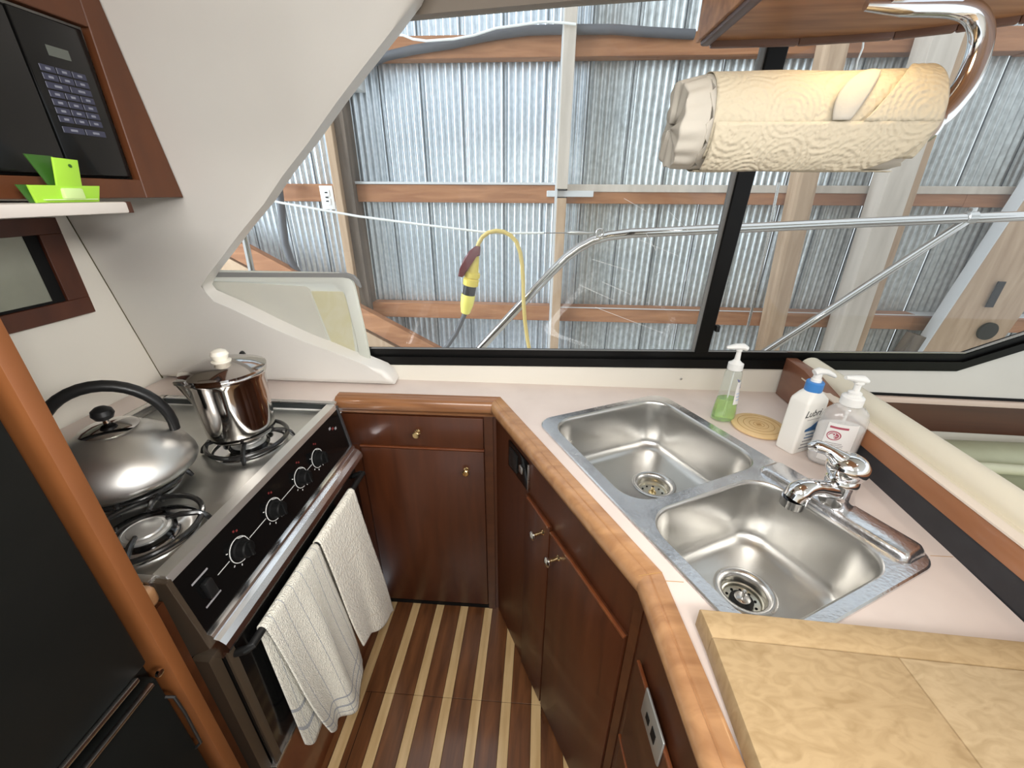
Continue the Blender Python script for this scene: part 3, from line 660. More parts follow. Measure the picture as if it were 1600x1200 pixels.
# faucet
lz = deck_z+.0135
fc = thing('faucet', 'short chrome single-lever faucet behind the near sink bowl', 'faucet', (*sk(.53, .39), lz))
f0 = Vector((*sk(.530, .392), lz))
obj('body', B().lathe([(.031, 0), (.0315, .008), (.028, .020), (.026, .034), (.028, .046), (.0265, .054), (.022, .060)], 36, f0), chrome, fc)
def fpt(du, dv, z): q = sk(.530+du, .392+dv); return (q[0], q[1], lz+z)
def smoothpath(pts, k=5):
    P_ = [Vector(p) for p in pts]; P_ = [P_[0]*2-P_[1]]+P_+[P_[-1]*2-P_[-2]]; out = []
    for i in range(1, len(P_)-2):
        a, b, c, d = P_[i-1:i+3]
        for j in range(k):
            t = j/k; out.append(.5*((2*b)+(c-a)*t+(2*a-5*b+4*c-d)*t*t+(3*b-a-3*c+d)*t**3))
    out.append(P_[-2]); return out
def smoothr(rs, k=5):
    out = []
    for a, b in zip(rs, rs[1:]): out += [a+(b-a)*j/k for j in range(k)]
    return out+[rs[-1]]
obj('spout', B().tube(smoothpath([fpt(0, 0, .026), fpt(-.003, -.03, .034), fpt(-.008, -.060, .044), fpt(-.012, -.084, .047), fpt(-.014, -.099, .041), fpt(-.015, -.106, .028)]), smoothr([.020, .017, .0155, .0175, .0205, .0205]), 24), chrome, fc)
obj('aerator', B().tube([fpt(-.015, -.106, .029), fpt(-.015, -.107, .012)], [.0212, .0205], 24), chrome, fc)
hb = Vector(fpt(0, 0, .058))
obj('handle_dome', B().lathe([(.024, 0), (.031, .006), (.0345, .018), (.033, .030), (.025, .041), (.012, .0475), (0, .049)], 36, hb), chrome, fc)
obj('lever', B().tube(smoothpath([hb+Vector((0, 0, .028)), Vector(fpt(-.012, -.012, .094)), Vector(fpt(-.03, -.022, .104)), Vector(fpt(-.046, -.030, .105)), Vector(fpt(-.056, -.034, .099))]), smoothr([.018, .016, .011, .0125, .008]), 18, flat=((0, 0, 1), 1.15)), chrome, fc)

# ================================================================== BOTTLES
# green dish liquid (pump)
c = Vector((.513, 1.018, C)); q = RZ(10)
db = thing('dish_soap_bottle', 'slim clear pump bottle half full of green dish liquid, by the window sill', 'bottle', c)
pf = [(.026, 0), (.031, .004), (.0315, .02), (.029, .05), (.025, .08), (.0225, .105), (.0225, .125), (.0215, .140), (.016, .150)]
obj('bottle', B().lathe(pf, 28, c, sx=1, sy=.72), clearp, db)
obj('liquid', B().lathe([(.024, .002), (.0292, .006), (.0297, .02), (.0275, .05), (.0252, .066), (0, .067)], 28, c, sx=1, sy=.70), greenliq, db, 'bright green liquid')
obj('dip_tube', B().tube([c+Vector((0, 0, .012)), c+Vector((0, 0, .155))], .002, 8), whitep, db)
obj('collar', B().lathe([(.0165, .148), (.0185, .150), (.0185, .166), (.012, .170), (.007, .176), (.0055, .198), (.0075, .200), (.0075, .206)], 24, c), whitep, db)
obj('pump_head', B().tube([c+Vector((.018, -.002, .206)), c+Vector((.008, 0, .211)), c+Vector((-.012, 0, .211)), c+Vector((-.032, .002, .207))], [.006, .0085, .0075, .0035], 12, flat=((0, 0, 1), 1.3)), whitep, db)
def curved_label(par, c, rfn, a0, a1, z0, z1, m, name='label', sy=1, n=14, skew=0, nz=4):
    b = B()
    def f(u, v):
        a = math.radians(a0+(a1-a0)*u); z = z0+(z1-z0)*v; a += skew*v; r = rfn(z)+.0008
        return (c.x+r*math.cos(a), c.y+r*sy*math.sin(a), c.z+z)
    b.grid(f, n, nz); return obj(name, b, m, par)
def interp(pf):
    def f(z):
        for (r0, z0), (r1, z1) in zip(pf, pf[1:]):
            if z0 <= z <= z1: return r0+(r1-r0)*(z-z0)/max(1e-6, z1-z0)
        return pf[-1][0]
    return f
curved_label(db, c, interp(pf), -75, 5, .055, .118, labelw, sy=.72, skew=.15)
curved_label(db, c, lambda z: interp(pf)(z)+.0006, -40, 5, .100, .116, mat('label_violet', (.10, .07, .35), .5), 'label_band', sy=.72, skew=.6)
for k in range(3): curved_label(db, c, lambda z: interp(pf)(z)+.0006, -62, -12, .066+k*.009, .0685+k*.009, mat('label_blue_print', (.45, .55, .75), .5), 'label_print', sy=.72)
# white lotion bottle
lc = Vector((.632, .889, C)); la = 25
lo = thing('lotion_bottle', 'white square-shouldered lotion bottle with a blue pump collar', 'bottle', lc)
def lot(w, d, z, r=.006): return [tuple(T(lc) @ RZ(la) @ Vector((x, y, z))) for x, y in rrect(-w, w, -d, d, r, 4)]
obj('bottle', B().loft([lot(.033, .0205, 0), lot(.035, .0225, .003), lot(.0355, .023, .05), lot(.0355, .023, .130), lot(.0335, .0225, .137), lot(.024, .019, .150, .012), lot(.0165, .0165, .156, .014)], True, True), lotionw, lo, ang=30)
obj('collar', B().lathe([(.0175, .155), (.0180, .157), (.0180, .176), (.0165, .178)], 28, lc), bluep, lo, 'blue collar')
obj('pump_stem', B().lathe([(.011, .178), (.0105, .184), (.0085, .186), (.0080, .200)], 20, lc), whitep, lo)
L = lambda x, y, z: T(lc) @ RZ(la-22) @ Vector((x, y, z))
obj('pump_head', B().tube([L(-.010, 0, .199), L(.0, 0, .203), L(.018, 0, .201), L(.035, 0, .193), L(.040, 0, .189)], [.007, .0085, .0065, .005, .003], 12, flat=((0, 0, 1), 1.2)), whitep, lo)
fm = T(lc) @ RZ(la) @ T((0, -.0232, 0)) @ RX(90)
text('lettering', 'Lubri', .0245, inkblk, lo, fm @ T((-.034, .100, 0)), shear=.25)
obj('underline', B().box(-.022, .030, .0912, .0922, 0, .0003, mtx=fm), inkg, lo, smooth=False)
obj('blue_band', B().prism([fm @ Vector(p) for p in ((-.018, .066, 0), (-.018, .060, 0), (.034, .060, 0), (.034, .088, 0), (.018, .084, 0), (.0, .072, 0))], fm.to_3x3() @ Vector((0, 0, .0003))), inkb, lo, smooth=False)
for k in range(5): obj('label_print', B().box(-.010-.002*k, .030, .050-.009*k, .0525-.009*k, 0, .0003, mtx=fm), inkb if k < 2 else inkg, lo, smooth=False)
# clear hand soap
hc = Vector((.684, .838, C)); ha = math.radians(-12)
hs = thing('hand_soap_bottle', 'round-shouldered clear hand soap bottle with a white pump and red oval emblem', 'bottle', hc)
pf = [(.040, 0), (.046, .004), (.048, .012), (.0485, .06), (.0485, .095), (.047, .115), (.042, .130), (.032, .141), (.022, .146), (.0165, .149)]
obj('bottle', B().lathe(pf, 40, hc, sx=1, sy=.68), glassy('hazy_bottle_plastic', (.95, .95, .95), haze=.30, hazecol=(.90, .89, .88)), hs)
obj('liquid', B().lathe([(.038, .003), (.0445, .006), (.0465, .013), (.047, .06), (.047, .092), (0, .0925)], 40, hc, sx=1, sy=.66), milky, hs)
obj('collar', B().lathe([(.019, .147), (.021, .149), (.021, .166), (.0185, .169), (.013, .171), (.013, .177), (.008, .180), (.0065, .181), (.0065, .196), (.010, .198), (.010, .203), (.006, .206)], 28, hc), whitep, hs)
obj('pump_head', B().tube([hc+Vector((.016, .0, .203)), hc+Vector((.004, 0, .208)), hc+Vector((-.012, -.002, .210)), hc+Vector((-.034, -.004, .212))], [.005, .009, .0075, .004], 12, flat=((0, 0, 1), 1.2)), whitep, hs)
obj('dip_tube', B().tube([hc+Vector((0, 0, .094)), hc+Vector((0, 0, .148))], .003, 8), whitep, hs)
rf = interp(pf)
def hl(a0, a1, z0, z1, m, nm, e=.0004, n=10): return curved_label(hs, hc, lambda z: rf(z)+e, a0, a1, z0, z1, m, nm, sy=.68, n=n)
hl(-150, -77, .018, .112, labelw, 'label', .0002, 18)
hl(-144, -100, .100, .105, maroonp, 'label_band')
def oval(a_c, z_c, ra, rz, e, m, nm, n=28, inner=None):
    b = B(); 
    def p(t, k): a = math.radians(a_c+ra*k*math.cos(t)); z = z_c+rz*k*math.sin(t); r = rf(z)+e; return (hc.x+r*math.cos(a), hc.y+r*.68*math.sin(a), hc.z+z)
    if inner is None: b.b.faces.new([b.b.verts.new(p(i*2*math.pi/n, 1)) for i in range(n)])
    else: b.loft([[p(i*2*math.pi/n, 1) for i in range(n)], [p(i*2*math.pi/n, inner) for i in range(n)]])
    return obj(nm, b, m, hs, smooth=False)
oval(-128, .083, 17, .0115, .0016, maroonp, 'oval_emblem'); oval(-128, .083, 14, .009, .0022, labelw, 'emblem_ring', inner=.86)
oval(-128, .0865, 4.5, .0032, .0024, labelw, 'emblem_mark', inner=.6); hl(-137, -119, .0820, .0832, labelw, 'emblem_text', .0026); oval(-128, .0785, 5, .0022, .0024, labelw, 'emblem_mark', inner=.75)
for z, a1 in ((.064, -88), (.060, -84), (.056, -84), (.052, -92), (.046, -96), (.040, -84), (.036, -90)): hl(-142, a1-16, z, z+.0013, inkg, 'label_print', .0008)
# coaster
cc = Vector((.592, .981, C+.0004))
cs = thing('wooden_coaster', 'round pale wooden coaster with carved rings between the soap bottles', 'coaster', cc)
obj('disc', B().lathe([(.063, 0), (.066, .002), (.066, .006), (.063, .008), (0, .008)], 48, cc), cork, cs)
for r in (.012, .022, .036, .050): obj('ring_groove', B().lathe([(r, .0075), (r, .0084), (r+.0014, .0084), (r+.0014, .0075)], 48, cc, cap=False), corkd, cs, smooth=False)
obj('centre_mark', B().box(cc.x-.006, cc.x+.006, cc.y-.006, cc.y+.006, C+.008, C+.0085), corkd, cs, smooth=False)

# ================================================================== CUTTING BOARD
cbd = thing('cutting_board', 'large pale wooden cutting board lying beside the near sink bowl', 'cutting board', (.45, .2, C+.0052))
zt = C+.042; zc = C+.0052
bb = B().prism([(.238, .3595, zc), (.236, .399, zc), (.69, .380, zc), (.69, .341, zc)], (0, 0, .0365), bev=.003); obj('end_cap', bb, boardm, cbd)
bb = B().prism([(.232, -.35, zc), (.238, .3588, zc), (.4595, .3495, zc), (.452, -.35, zc)], (0, 0, .0365), bev=.0025); obj('plank', bb, boardm, cbd)
bb = B().prism([(.4525, -.35, zc), (.4600, .3495, zc), (.69, .3403, zc), (.69, -.35, zc)], (0, 0, .0365), bev=.0025); obj('plank', bb, mat('butcher_block_pale', (.345, .245, .13), .5, c2=(.46, .34, .20), scale=(30, 60, 20), lo=.25, hi=.6, detail=9, dist=1.5), cbd)

# ================================================================== RIGHT DIVIDER
dv = thing('trim_2', 'teak divider board with charcoal panel and padded cream roll right of the sink', None, kind='structure')
def dline(y): return .720+(y-.44)*.0375
def drun(nm, pr, y0, y1, m, ang=40):
    rings = [[(dline(y)+x, y, z) for x, z in pr] for y in (y0, y1)]
    return obj(nm, B().loft(rings, True, True), m, dv, ang=ang)
drun('charcoal_panel', [(0, C-.05), (0, .962), (.02, .962), (.02, C-.05)], -.45, 1.10, charcoal)
drun('wood_board', [(-.003, .962), (-.003, 1.000), (-.001, 1.003), (.03, 1.003), (.03, .962)], -.45, 1.13, mat('divider_teak', (.28, .11, .045), .4, c2=(.38, .165, .075), scale=(20, 5, 20), lo=.3, hi=.75, coat=.2, detail=5))
drun('highlight_edge', [(-.004, 1.0035), (-.004, 1.007), (.001, 1.009), (.014, 1.009), (.014, 1.0035)], -.45, 1.10, mat('edge_highlight', (.75, .65, .55), .3))  # pale strip that paints the highlight between board and roll
cr = [(.012, 1.000), (.012, 1.008), (.022, 1.006), (.030, 1.004)]
cr += [(.060+.030*math.cos(math.radians(a)), 1.012+.026*math.sin(math.radians(a))) for a in range(190, -60, -18)] + [(.085, .98)]
drun('cream_roll', cr, -.45, 1.18, rollcream, 60)
obj('end_block', B().prism([(.741, 1.195, C+.001), (.741, 1.195, 1.029), (.741, 1.10, 1.029), (.741, .97, 1.0035), (.741, .97, .965), (.741, 1.10, .963), (.741, 1.10, C+.001)], (.036, 0, 0), bev=.004, seg=2), mat('divider_end_teak', (.15, .055, .03), .35, c2=(.22, .095, .055), scale=(6, 6, 18), coat=.3), dv)
obj('side_panel', B().box(.815, .835, -.45, 1.18, 0, .975), cream2, dv, smooth=False)
# seat behind divider
st = thing('seat_cushion', 'sage green seat cushion beyond the cream roll, under the brown board', 'cushion', (1.5, .9, .5))
obj('base', B().box(.90, 2.5, .35, 1.17, .0, .48), cream2, st, smooth=False)
obj('cushion', B().box(.87, 2.5, .40, 1.18, .48, .66, .05, seg=5), sage, st)
obj('backrest', B().box(.90, 2.5, 1.08, 1.19, .62, .79, .04, seg=5), sage, st)
obj('piping', B().tube([(1.03, 1.06, .765), (1.3, 1.06, .76), (1.9, 1.06, .74), (2.5, 1.06, .73)], .016, 12), mat('pale_sage_vinyl', (.55, .55, .40), .5), st)
obj('yellow_pad', B().box(1.22, 1.9, .75, 1.0, .66, .70, .018, seg=3), yellowish, st)
tag(obj('black_buckle', B().box(1.02, 1.10, 1.055, 1.078, .72, .76, .008), blackplastic), 'small black buckle on the sage cushion beside the cream roll', 'buckle')

# ================================================================== TRAY
tr = thing('plastic_tray', 'translucent white plastic tray standing on edge behind the pillar foot', 'tray', (-.72, 1.18, .93))
TY = 1.192
def tp_(x, z, d=0): return Vector((x, TY-.08*(z-.91)+d, z))
z1 = 1.262
def tpoly(e, d):
    xr = -.522-e; lo_ = .925
    r = .04
    pts = [tp_(-1.02+e, lo_+e, d), tp_(xr-.006, lo_+e, d)]
    pts += [tp_(xr-.006-(.0)*t, lo_+e+(z1-r-lo_-2*e)*t, d) for t in (.5,)]
    for i in range(6):
        a = math.radians(90*i/5); pts.append(tp_(xr-.012-r+r*math.cos(a), z1-e-r+r*math.sin(a), d))
    pts += [tp_(-1.02+e, z1-e, d)]
    return pts
tb = B()
tb.loft([tpoly(0, 0), tpoly(0, -.010), tpoly(.004, -.012), tpoly(.030, -.012), tpoly(.036, -.003)], False, False)
tb.b.faces.new([tb.b.verts.new(p) for p in tpoly(.036, -.003)])
bmesh.ops.remove_doubles(tb.b, verts=tb.b.verts[:], dist=1e-5)
obj('tray_body', tb, trayw, tr, ang=50)
g1 = [onl(x, y, TY-.012) for x, y in ((330, 424), (345, 422.5), (540, 425.5), (552, 430), (559, 438), (562, 448), (558, 448), (552, 439), (545, 434.5), (535, 433.5), (333, 432))]
def tyy(px, py, d):
    dd_ = ray(px, py); Y0 = TY+d; t = (Y0-.08*(H-.91))/(dd_.y+.08*dd_.z); return Vector((dd_.x*t, dd_.y*t, H+dd_.z*t))
obj('grey_gasket', B().prism([tyy(x, y, -.014) for x, y in ((325, 425.5), (540, 427), (552, 431), (559, 439), (563, 450), (557, 446), (552, 438), (545, 434.5), (535, 433.5), (325, 433))], (0, .012, 0), bev=.001, seg=1), graygasket, tr, 'dark grey gasket along the top rim')
obj('grey_panel', B().prism([tyy(x, y, -.006) for x, y in ((331, 437), (400, 443), (478, 448), (483, 452), (522, 556), (440, 520), (340, 475))], (0, .004, 0)), trayt, tr, 'greyish inner panel', smooth=False)
obj('yellowed_panel', B().prism([tyy(x, y, -.005) for x, y in ((486, 455), (535, 456), (544, 470), (556, 560), (524, 550))], (0, .003, 0)), trayy, tr, 'yellowed inner panel', smooth=False)

# ================================================================== STOVE
sx1 = -.583; sy0, sy1 = .427, 1.02
so = thing('gas_stove', 'stainless three-burner gas stove with a black oven front', 'stove', (-.85, .72, 0))
obj('body', B().box(-1.10, -.60, sy0, sy1, .05, .885), blackmatte, so, smooth=False)
obj('cooktop', B().box(-1.10, -.605, sy0+.002, sy1-.004, .885, .893, .002), cooksteel, so)
obj('front_rim', B().prism([(-.612, sy0, .893), (-.606, sy0, .9105), (-.583, sy0, .9085), (-.579, sy0, .895), (-.60, sy0, .885)], (0, sy1-sy0, 0), bev=.001, seg=1), rimsatin, so, smooth=False)
obj('back_rim', B().box(-1.11, -.583, sy1-.004, sy1+.012, .885, .914, .002), steel, so, 'raised steel rim at the window end')
obj('back_panel', B().box(-1.10, -.60, sy1-.006, sy1-.004, .893, .910), mat('dark_rim_face', (.03, .035, .035), .3), so, smooth=False)
obj('wall_rim', B().box(-1.125, -1.10, sy0, sy1+.012, .885, .914, .002), steel, so, 'raised steel rim along the wall')
obj('near_rim', B().box(-1.10, -.60, sy0-.014, sy0, .885, .912, .002), steel, so)
obj('gasket_line', B().box(-1.10, -.604, sy1-.010, sy1-.006, .893, .8945), labelw, so, smooth=False)
obj('control_panel', B().prism([(-.580, sy0+.002, .896), (-.561, sy0+.002, .768), (-.60, sy0+.002, .768), (-.60, sy0+.002, .896)], (0, sy1-sy0-.004, 0)), blackgloss, so, smooth=False)
# print on the sloping control panel
pn = Vector((.128, 0, .019)).normalized(); pu = Vector((.019, 0, -.128)).normalized()      # normal, down the slope
def cpn(y, s, o=0.0): q = Vector((-.580, y, .896))+pu*s+pn*o; return q
kys = [.862, .780, .668, .555, .465]
for i, ky in enumerate(kys[:4]):
    kc = cpn(ky, .064)
    ql = Vector((0, 0, 1)).rotation_difference(pn).to_matrix().to_4x4()
    kn = obj('knob', B().lathe([(.021, 0), (.021, .004), (.0175, .006), (.0165, .020), (.014, .0225), (0, .023)], 28, kc, mtx=ql), knobblack, so)
    bar = B().obox(kc+pn*.024-pu*.015, kc+pn*.024+pu*.015, .006, .008, pn, .0015); obj('grip', bar, knobblack, kn)
    for ch in kn.children: ch.location = (0, 0, 0)
    arc = []
    for t in range(0, 25):
        a = math.radians(-35+t*290/24); arc.append(kc+pn*.0006+(pu*math.sin(a)*.8+Vector((0, 1, 0))*math.cos(a)*.9)*.0245)
    obj('dial_arc', B().tube([kc+pn*.0008+(Vector((0, 1, 0))*math.cos(a)-pu*math.sin(a))*.025 for a in [math.radians(20+t*250/24) for t in range(25)]], .0009, 5), printw, so)
    obj('dial_tick', B().tube([kc+pn*.0008+Vector((0, .006, 0))-pu*.022, kc+pn*.0008+Vector((0, .022, 0))-pu*.013, kc+pn*.0008+Vector((0, .027, 0))+pu*.002], .0009, 5), printw, so)
    for a in (150, 180, 215, 250, 290):
        r = math.radians(a); v = Vector((0, 1, 0))*math.cos(r)-pu*math.sin(r); obj('tick_mark', B().obox(kc+v*.029+pn*.0004, kc+v*.033+pn*.0004, .0018, .0006, pn), printw, so, smooth=False)
    for j in range(2): p = cpn(ky+.004+.007*j, .024+.004*(j % 2), .0004); obj('red_mark', B().obox(p, p+Vector((0, .004, 0)), .004, .0006, pn), red, so, smooth=False)
    y0, y1 = (ky-.030, kys[i+1]+.030)
    if y1 < y0: obj('printed_line', B().obox(cpn(y0, .064, .0004), cpn(y1, .064, .0004), .0014, .0006, pn), printw, so, smooth=False)
kc = cpn(.468, .064)
obj('knob', B().obox(kc-pu*.018+pn*.006, kc+pu*.018+pn*.006, .018, .012, pn, .003), blackplastic, so)
for s in (.036, .092): obj('printed_mark', B().obox(cpn(.450, s, .0004), cpn(.486, s, .0004), .0035, .0006, pn), inkg, so, smooth=False)
for j in range(3): p = cpn(.95+.013*j, .030+.007*j, .0004); obj('warning_print', B().obox(p, p+Vector((0, .009, 0)), .007, .0006, pn), (red if j == 1 else inkg), so, smooth=False)
obj('end_plate', B().prism([(-.602, sy1-.004, .905), (-.578, sy1-.004, .902), (-.556, sy1-.004, .762), (-.602, sy1-.004, .762)], (0, .010, 0), bev=.001, seg=1), mat('panel_end_steel', (.10, .10, .105), .25, .6), so, smooth=False)
obj('side_plate', B().prism([(-.62, sy0-.008, .905), (-.578, sy0-.008, .902), (-.556, sy0-.008, .74), (-.62, sy0-.008, .70)], (0, .010, 0), bev=.001, seg=1), brownsteel, so, smooth=False)
tprof = [(-.561, .768), (-.552, .765), (-.549, .760), (-.551, .756), (-.541, .752), (-.532, .742), (-.529, .730), (-.533, .720), (-.545, .720), (-.543, .711), (-.549, .702), (-.60, .702), (-.60, .768)]
obj('chrome_trim', B().loft([[(x, y, z) for x, z in tprof] for y in (sy0+.0, sy1+.004)], True, True), mat('satin_chrome_trim', (.85, .85, .86), .2, 1), so, ang=20)
obj('oven_door', B().box(-.60, -.556, sy0+.012, sy1-.004, .30, .701, .003), blackgloss, so)
obj('door_edge_strip', B().box(-.560, -.553, sy0+.012, sy0+.030, .30, .709, .001), brownsteel, so)
obj('bottom_trim', B().box(-.60, -.552, sy0+.006, sy1-.006, .292, .300, .001), steel, so)
obj('bottom_drawer', B().box(-.60, -.568, sy0, sy1, .0, .292), teakr, so, smooth=False)
obj('left_frame', B().box(-.60, -.566, sy0-.012, sy0+.010, .0, .709), brownsteel, so, smooth=False)
br = obj('towel_bar', B().tube([(-.556, .455, .672), (-.53, .455, .685), (-.521, .46, .690), (-.521, .70, .690), (-.521, .99, .690), (-.53, .995, .685), (-.556, .995, .672)], .008, 12), blackplastic, so)
# burners
def burner(cx, cy, cap_m, r=.088):
    c = Vector((cx, cy, .893)); g = thing_part('burner', so)
    obj('drip_bowl', B().lathe([(.080, 0), (.081, .003), (.074, .0035), (.066, .0015), (.052, .0008), (.045, .003)], 48, c, cap=False), chrome, g)
    obj('burner_base', B().lathe([(.045, 0), (.046, .006), (.041, .010), (.038, .010)], 40, c), blackgloss, g)
    obj('burner_cap', B().lathe([(.036, .008), (.0385, .010), (.0385, .014), (.034, .0165), (.033, .0155), (.028, .0155), (.026, .018), (.014, .0200), (0, .0205)], 40, c), cap_m, g)
    gr = B()
    gr.tube([c+Vector((r*math.cos(a), r*math.sin(a), .020)) for a in [i*math.pi/24 for i in range(48)]], .0052, 10, closed=True)
    for k in range(4):
        a = math.radians(28+90*k); d = Vector((math.cos(a), math.sin(a), 0))
        gr.tube([c+d*(r+.012)+Vector((0, 0, .004)), c+d*(r+.006)+Vector((0, 0, .016)), c+d*(r-.004)+Vector((0, 0, .026)), c+d*(r-.03)+Vector((0, 0, .031)), c+d*.036+Vector((0, 0, .030))], [.004, .0055, .0055, .0055, .004], 8)
    obj('grate', gr, iron, g)
def thing_part(name, par):
    o = bpy.data.objects.new(name, None); o.empty_display_size = .02; COL.objects.link(o); o.parent = par; o.location = -Vector(parent_off[par.name]); parent_off[o.name] = (0, 0, 0)
    return o
capm = mat('burner_cap_aluminium', (.70, .70, .68), .35, .8)
burner(-.705, .520, capm); burner(-.845, .645, iron); burner(-.712, .822, capm)

# ---- kettle
kc = Vector((-.850, .650, .930))
kt = thing('kettle', 'brushed steel whistling kettle with a black arched handle', 'kettle', kc)
obj('body', B().lathe([(.108, 0), (.118, .004), (.1225, .012), (.1215, .022), (.115, .040), (.104, .059), (.089, .077), (.070, .093), (.054, .1035), (.046, .108)], 56, kc), kettlesteel, kt, ang=60)
obj('lid', B().lathe([(.0465, .1082), (.048, .110), (.040, .115), (.022, .120), (.006, .122), (.005, .130), (0, .130)], 40, kc), mirrorsteel, kt, ang=60)
obj('lid_knob', B().lathe([(.006, .128), (.014, .132), (.0185, .141), (.0165, .150), (.009, .156), (0, .158)], 24, kc), blackplastic, kt)
hd = Vector((.80, .60, 0)).normalized()               # plane of the handle
hp = []
for i in range(0, 21):
    a = math.radians(-8+196*i/20); hp.append(kc+hd*(.098*math.cos(a))+Vector((0, 0, .092+.108*math.sin(a))))
obj('handle', B().tube(hp, [.0095+.0015*math.sin(math.pi*i/20) for i in range(21)], 14, flat=((0, 0, 1), 1.25)), blackplastic, kt)
sp = kc-hd*.108
obj('spout', B().tube([kc-hd*.085+Vector((0, 0, .062)), kc-hd*.115+Vector((0, 0, .082)), kc-hd*.135+Vector((0, 0, .100))], [.026, .019, .015], 20), kettlesteel, kt)
obj('whistle_cap', B().tube([kc-hd*.133+Vector((0, 0, .098)), kc-hd*.150+Vector((0, 0, .116))], [.019, .017], 16).tube([kc-hd*.128+Vector((0, 0, .112)), kc-hd*.112+Vector((0, 0, .130)), kc-hd*.094+Vector((0, 0, .132))], [.010, .010, .008], 12), blackplastic, kt)
# ---- percolator
pc = Vector((-.720, .824, .930))
pk = thing('percolator', 'tall polished coffee percolator with a white lid knob', 'percolator', pc)
obj('body', B().lathe([(.060, 0), (.068, .003), (.0715, .008), (.073, .03), (.0765, .10), (.080, .145), (.083, .155), (.085, .161), (.082, .166)], 64, pc), percsteel, pk, ang=50)
obj('lid', B().lathe([(.082, .1655), (.0865, .167), (.0865, .172), (.080, .175), (.062, .182), (.034, .187), (.020, .188)], 56, pc), percsteel, pk, ang=50)
obj('lid_knob', B().lathe([(.020, .1875), (.0205, .190), (.013, .192), (.016, .197), (.0185, .205), (.015, .213), (.007, .217), (0, .2175)], 24, pc), mat('milk_glass_knob', (.80, .76, .66), .25), pk, 'off-white knob')
sd = Vector((-.80, -.60, 0)).normalized(); sq = Vector((-sd.y, sd.x, 0))
obj('spout', B().loft([[pc+sd*(.060+o)+sq*w+Vector((0, 0, z)) for o, w in ((0, -.022), (e_*.6, -.014), (e_, 0), (e_*.6, .014), (0, .022))] for z, e_ in ((.095, .017), (.130, .028), (.158, .038))], True, True), percsteel, pk, ang=60)
e = pc+Vector((-.036, -.080, .168))
obj('hinge_tab', B().box(e.x-.013, e.x+.013, e.y-.007, e.y+.008, e.z-.004, e.z+.006, .0015), steel, pk)
bk = pc+Vector((-.020, .082, .146))
obj('handle', B().tube(smoothpath([bk, bk+Vector((-.008, .022, .022)), bk+Vector((-.014, .036, -.02)), bk+Vector((-.010, .028, -.09)), bk+Vector((0, -.006, -.12))]), .006, 12), blackplastic, pk)

# ================================================================== TOWELS
def towel(name, label, m, top, bot, zt_, nfold, amp, back, puff=.0, seedv=0, hemx=None, cat='towel'):
    """top=(y0,y1) on the bar; bot=[(y,z),(y,z)] front hem"""
    x0 = -.521
    def f(u, v):
        # v 0..1 : back hem -> over bar -> front hem.  u across
        ya, yb = top; yt = ya+(yb-ya)*u
        (b0y, b0z), (b1y, b1z) = bot
        fy = b0y+(b1y-b0y)*u; fz = b0z+(b1z-b0z)*u+(hemx(u) if hemx else 0)
        if v < .30:
            t = (.30-v)/.30; z = zt_-t*(zt_-back(u)); y = yt+(fy-yt)*t*.5-.012*t; x = x0-.0095-.002*t+.0016*math.sin(nfold*u*6+1)*t; return (x, y, z)
        if v < .36:
            a = (v-.30)/.06*math.pi; return (x0-.0095*math.cos(a), yt, zt_+.0095*math.sin(a))
        t = (v-.36)/.64; z = zt_+(fz-zt_)*t; y = yt+(fy-yt)*t
        w = amp*t**.9*(math.sin(nfold*u*math.pi*2+seedv+.8*t)+.35*math.sin(nfold*1.9*u*math.pi*2+seedv*2+2*t))
        x = x0+.0095+puff*t+w+.004*t
        y += .010*t*math.sin(3*u*math.pi+seedv+4*t)
        return (x, y, z)
    b = B(); nu, nv = 40, 90
    b.grid(f, nu, nv)
    uvl = b.b.loops.layers.uv.new('UVMap')
    b.b.verts.index_update()
    for fc_ in b.b.faces:
        for lp in fc_.loops:
            idx = lp.vert.index; i, j = divmod(idx, nv+1); lp[uvl].uv = (i/nu, j/nv)
    o = obj(name, b, m, None, solid=.0035, off=0)
    return tag(o, label, cat)
mt1 = striped_cloth('striped_towel', (.78, .75, .65), (.20, .23, .30), [(.10, .006), (.27, .007), (.44, .006), (.61, .006), (.80, .007), (.93, .005)], [(.90, .004), (.945, .005), (.975, .002), (.05, .005), (.10, .004)], 900, 1.0, .75)
mt2 = striped_cloth('cream_towel', (.80, .76, .66), (.60, .52, .40), [(.18, .004), (.24, .004), (.62, .004), (.70, .004), (.86, .004)], [(.5, .002), (.56, .002), (.9, .002)], 420, 1.0, .6)
towel('striped_dish_towel', 'cream dish towel with thin blue grey stripes, nearer one on the oven bar', mt1, (.492, .700), [(.530, .190), (.740, .150)], .690, 1.35, .013, lambda u: .20+.05*max(0, 1-u/.16)**2, .024, 2.4, hemx=lambda u: .05*max(0, 1-u/.14)**2+.03*max(0, (u-.86)/.14)**2+.012*math.sin(u*9))
towel('cream_dish_towel', 'plain cream textured dish towel on the far end of the oven bar', mt2, (.708, .905), [(.752, .235), (.975, .085)], .690, 1.1, .006, lambda u: .33, .016, 2.2)

obj('trim_3', B().box(-.64, -.590, .340, .4125, 0, .868), teaky, None, smooth=False, kind='structure')['label'] = 'dark wood filler strip between the refrigerator panel and the stove'
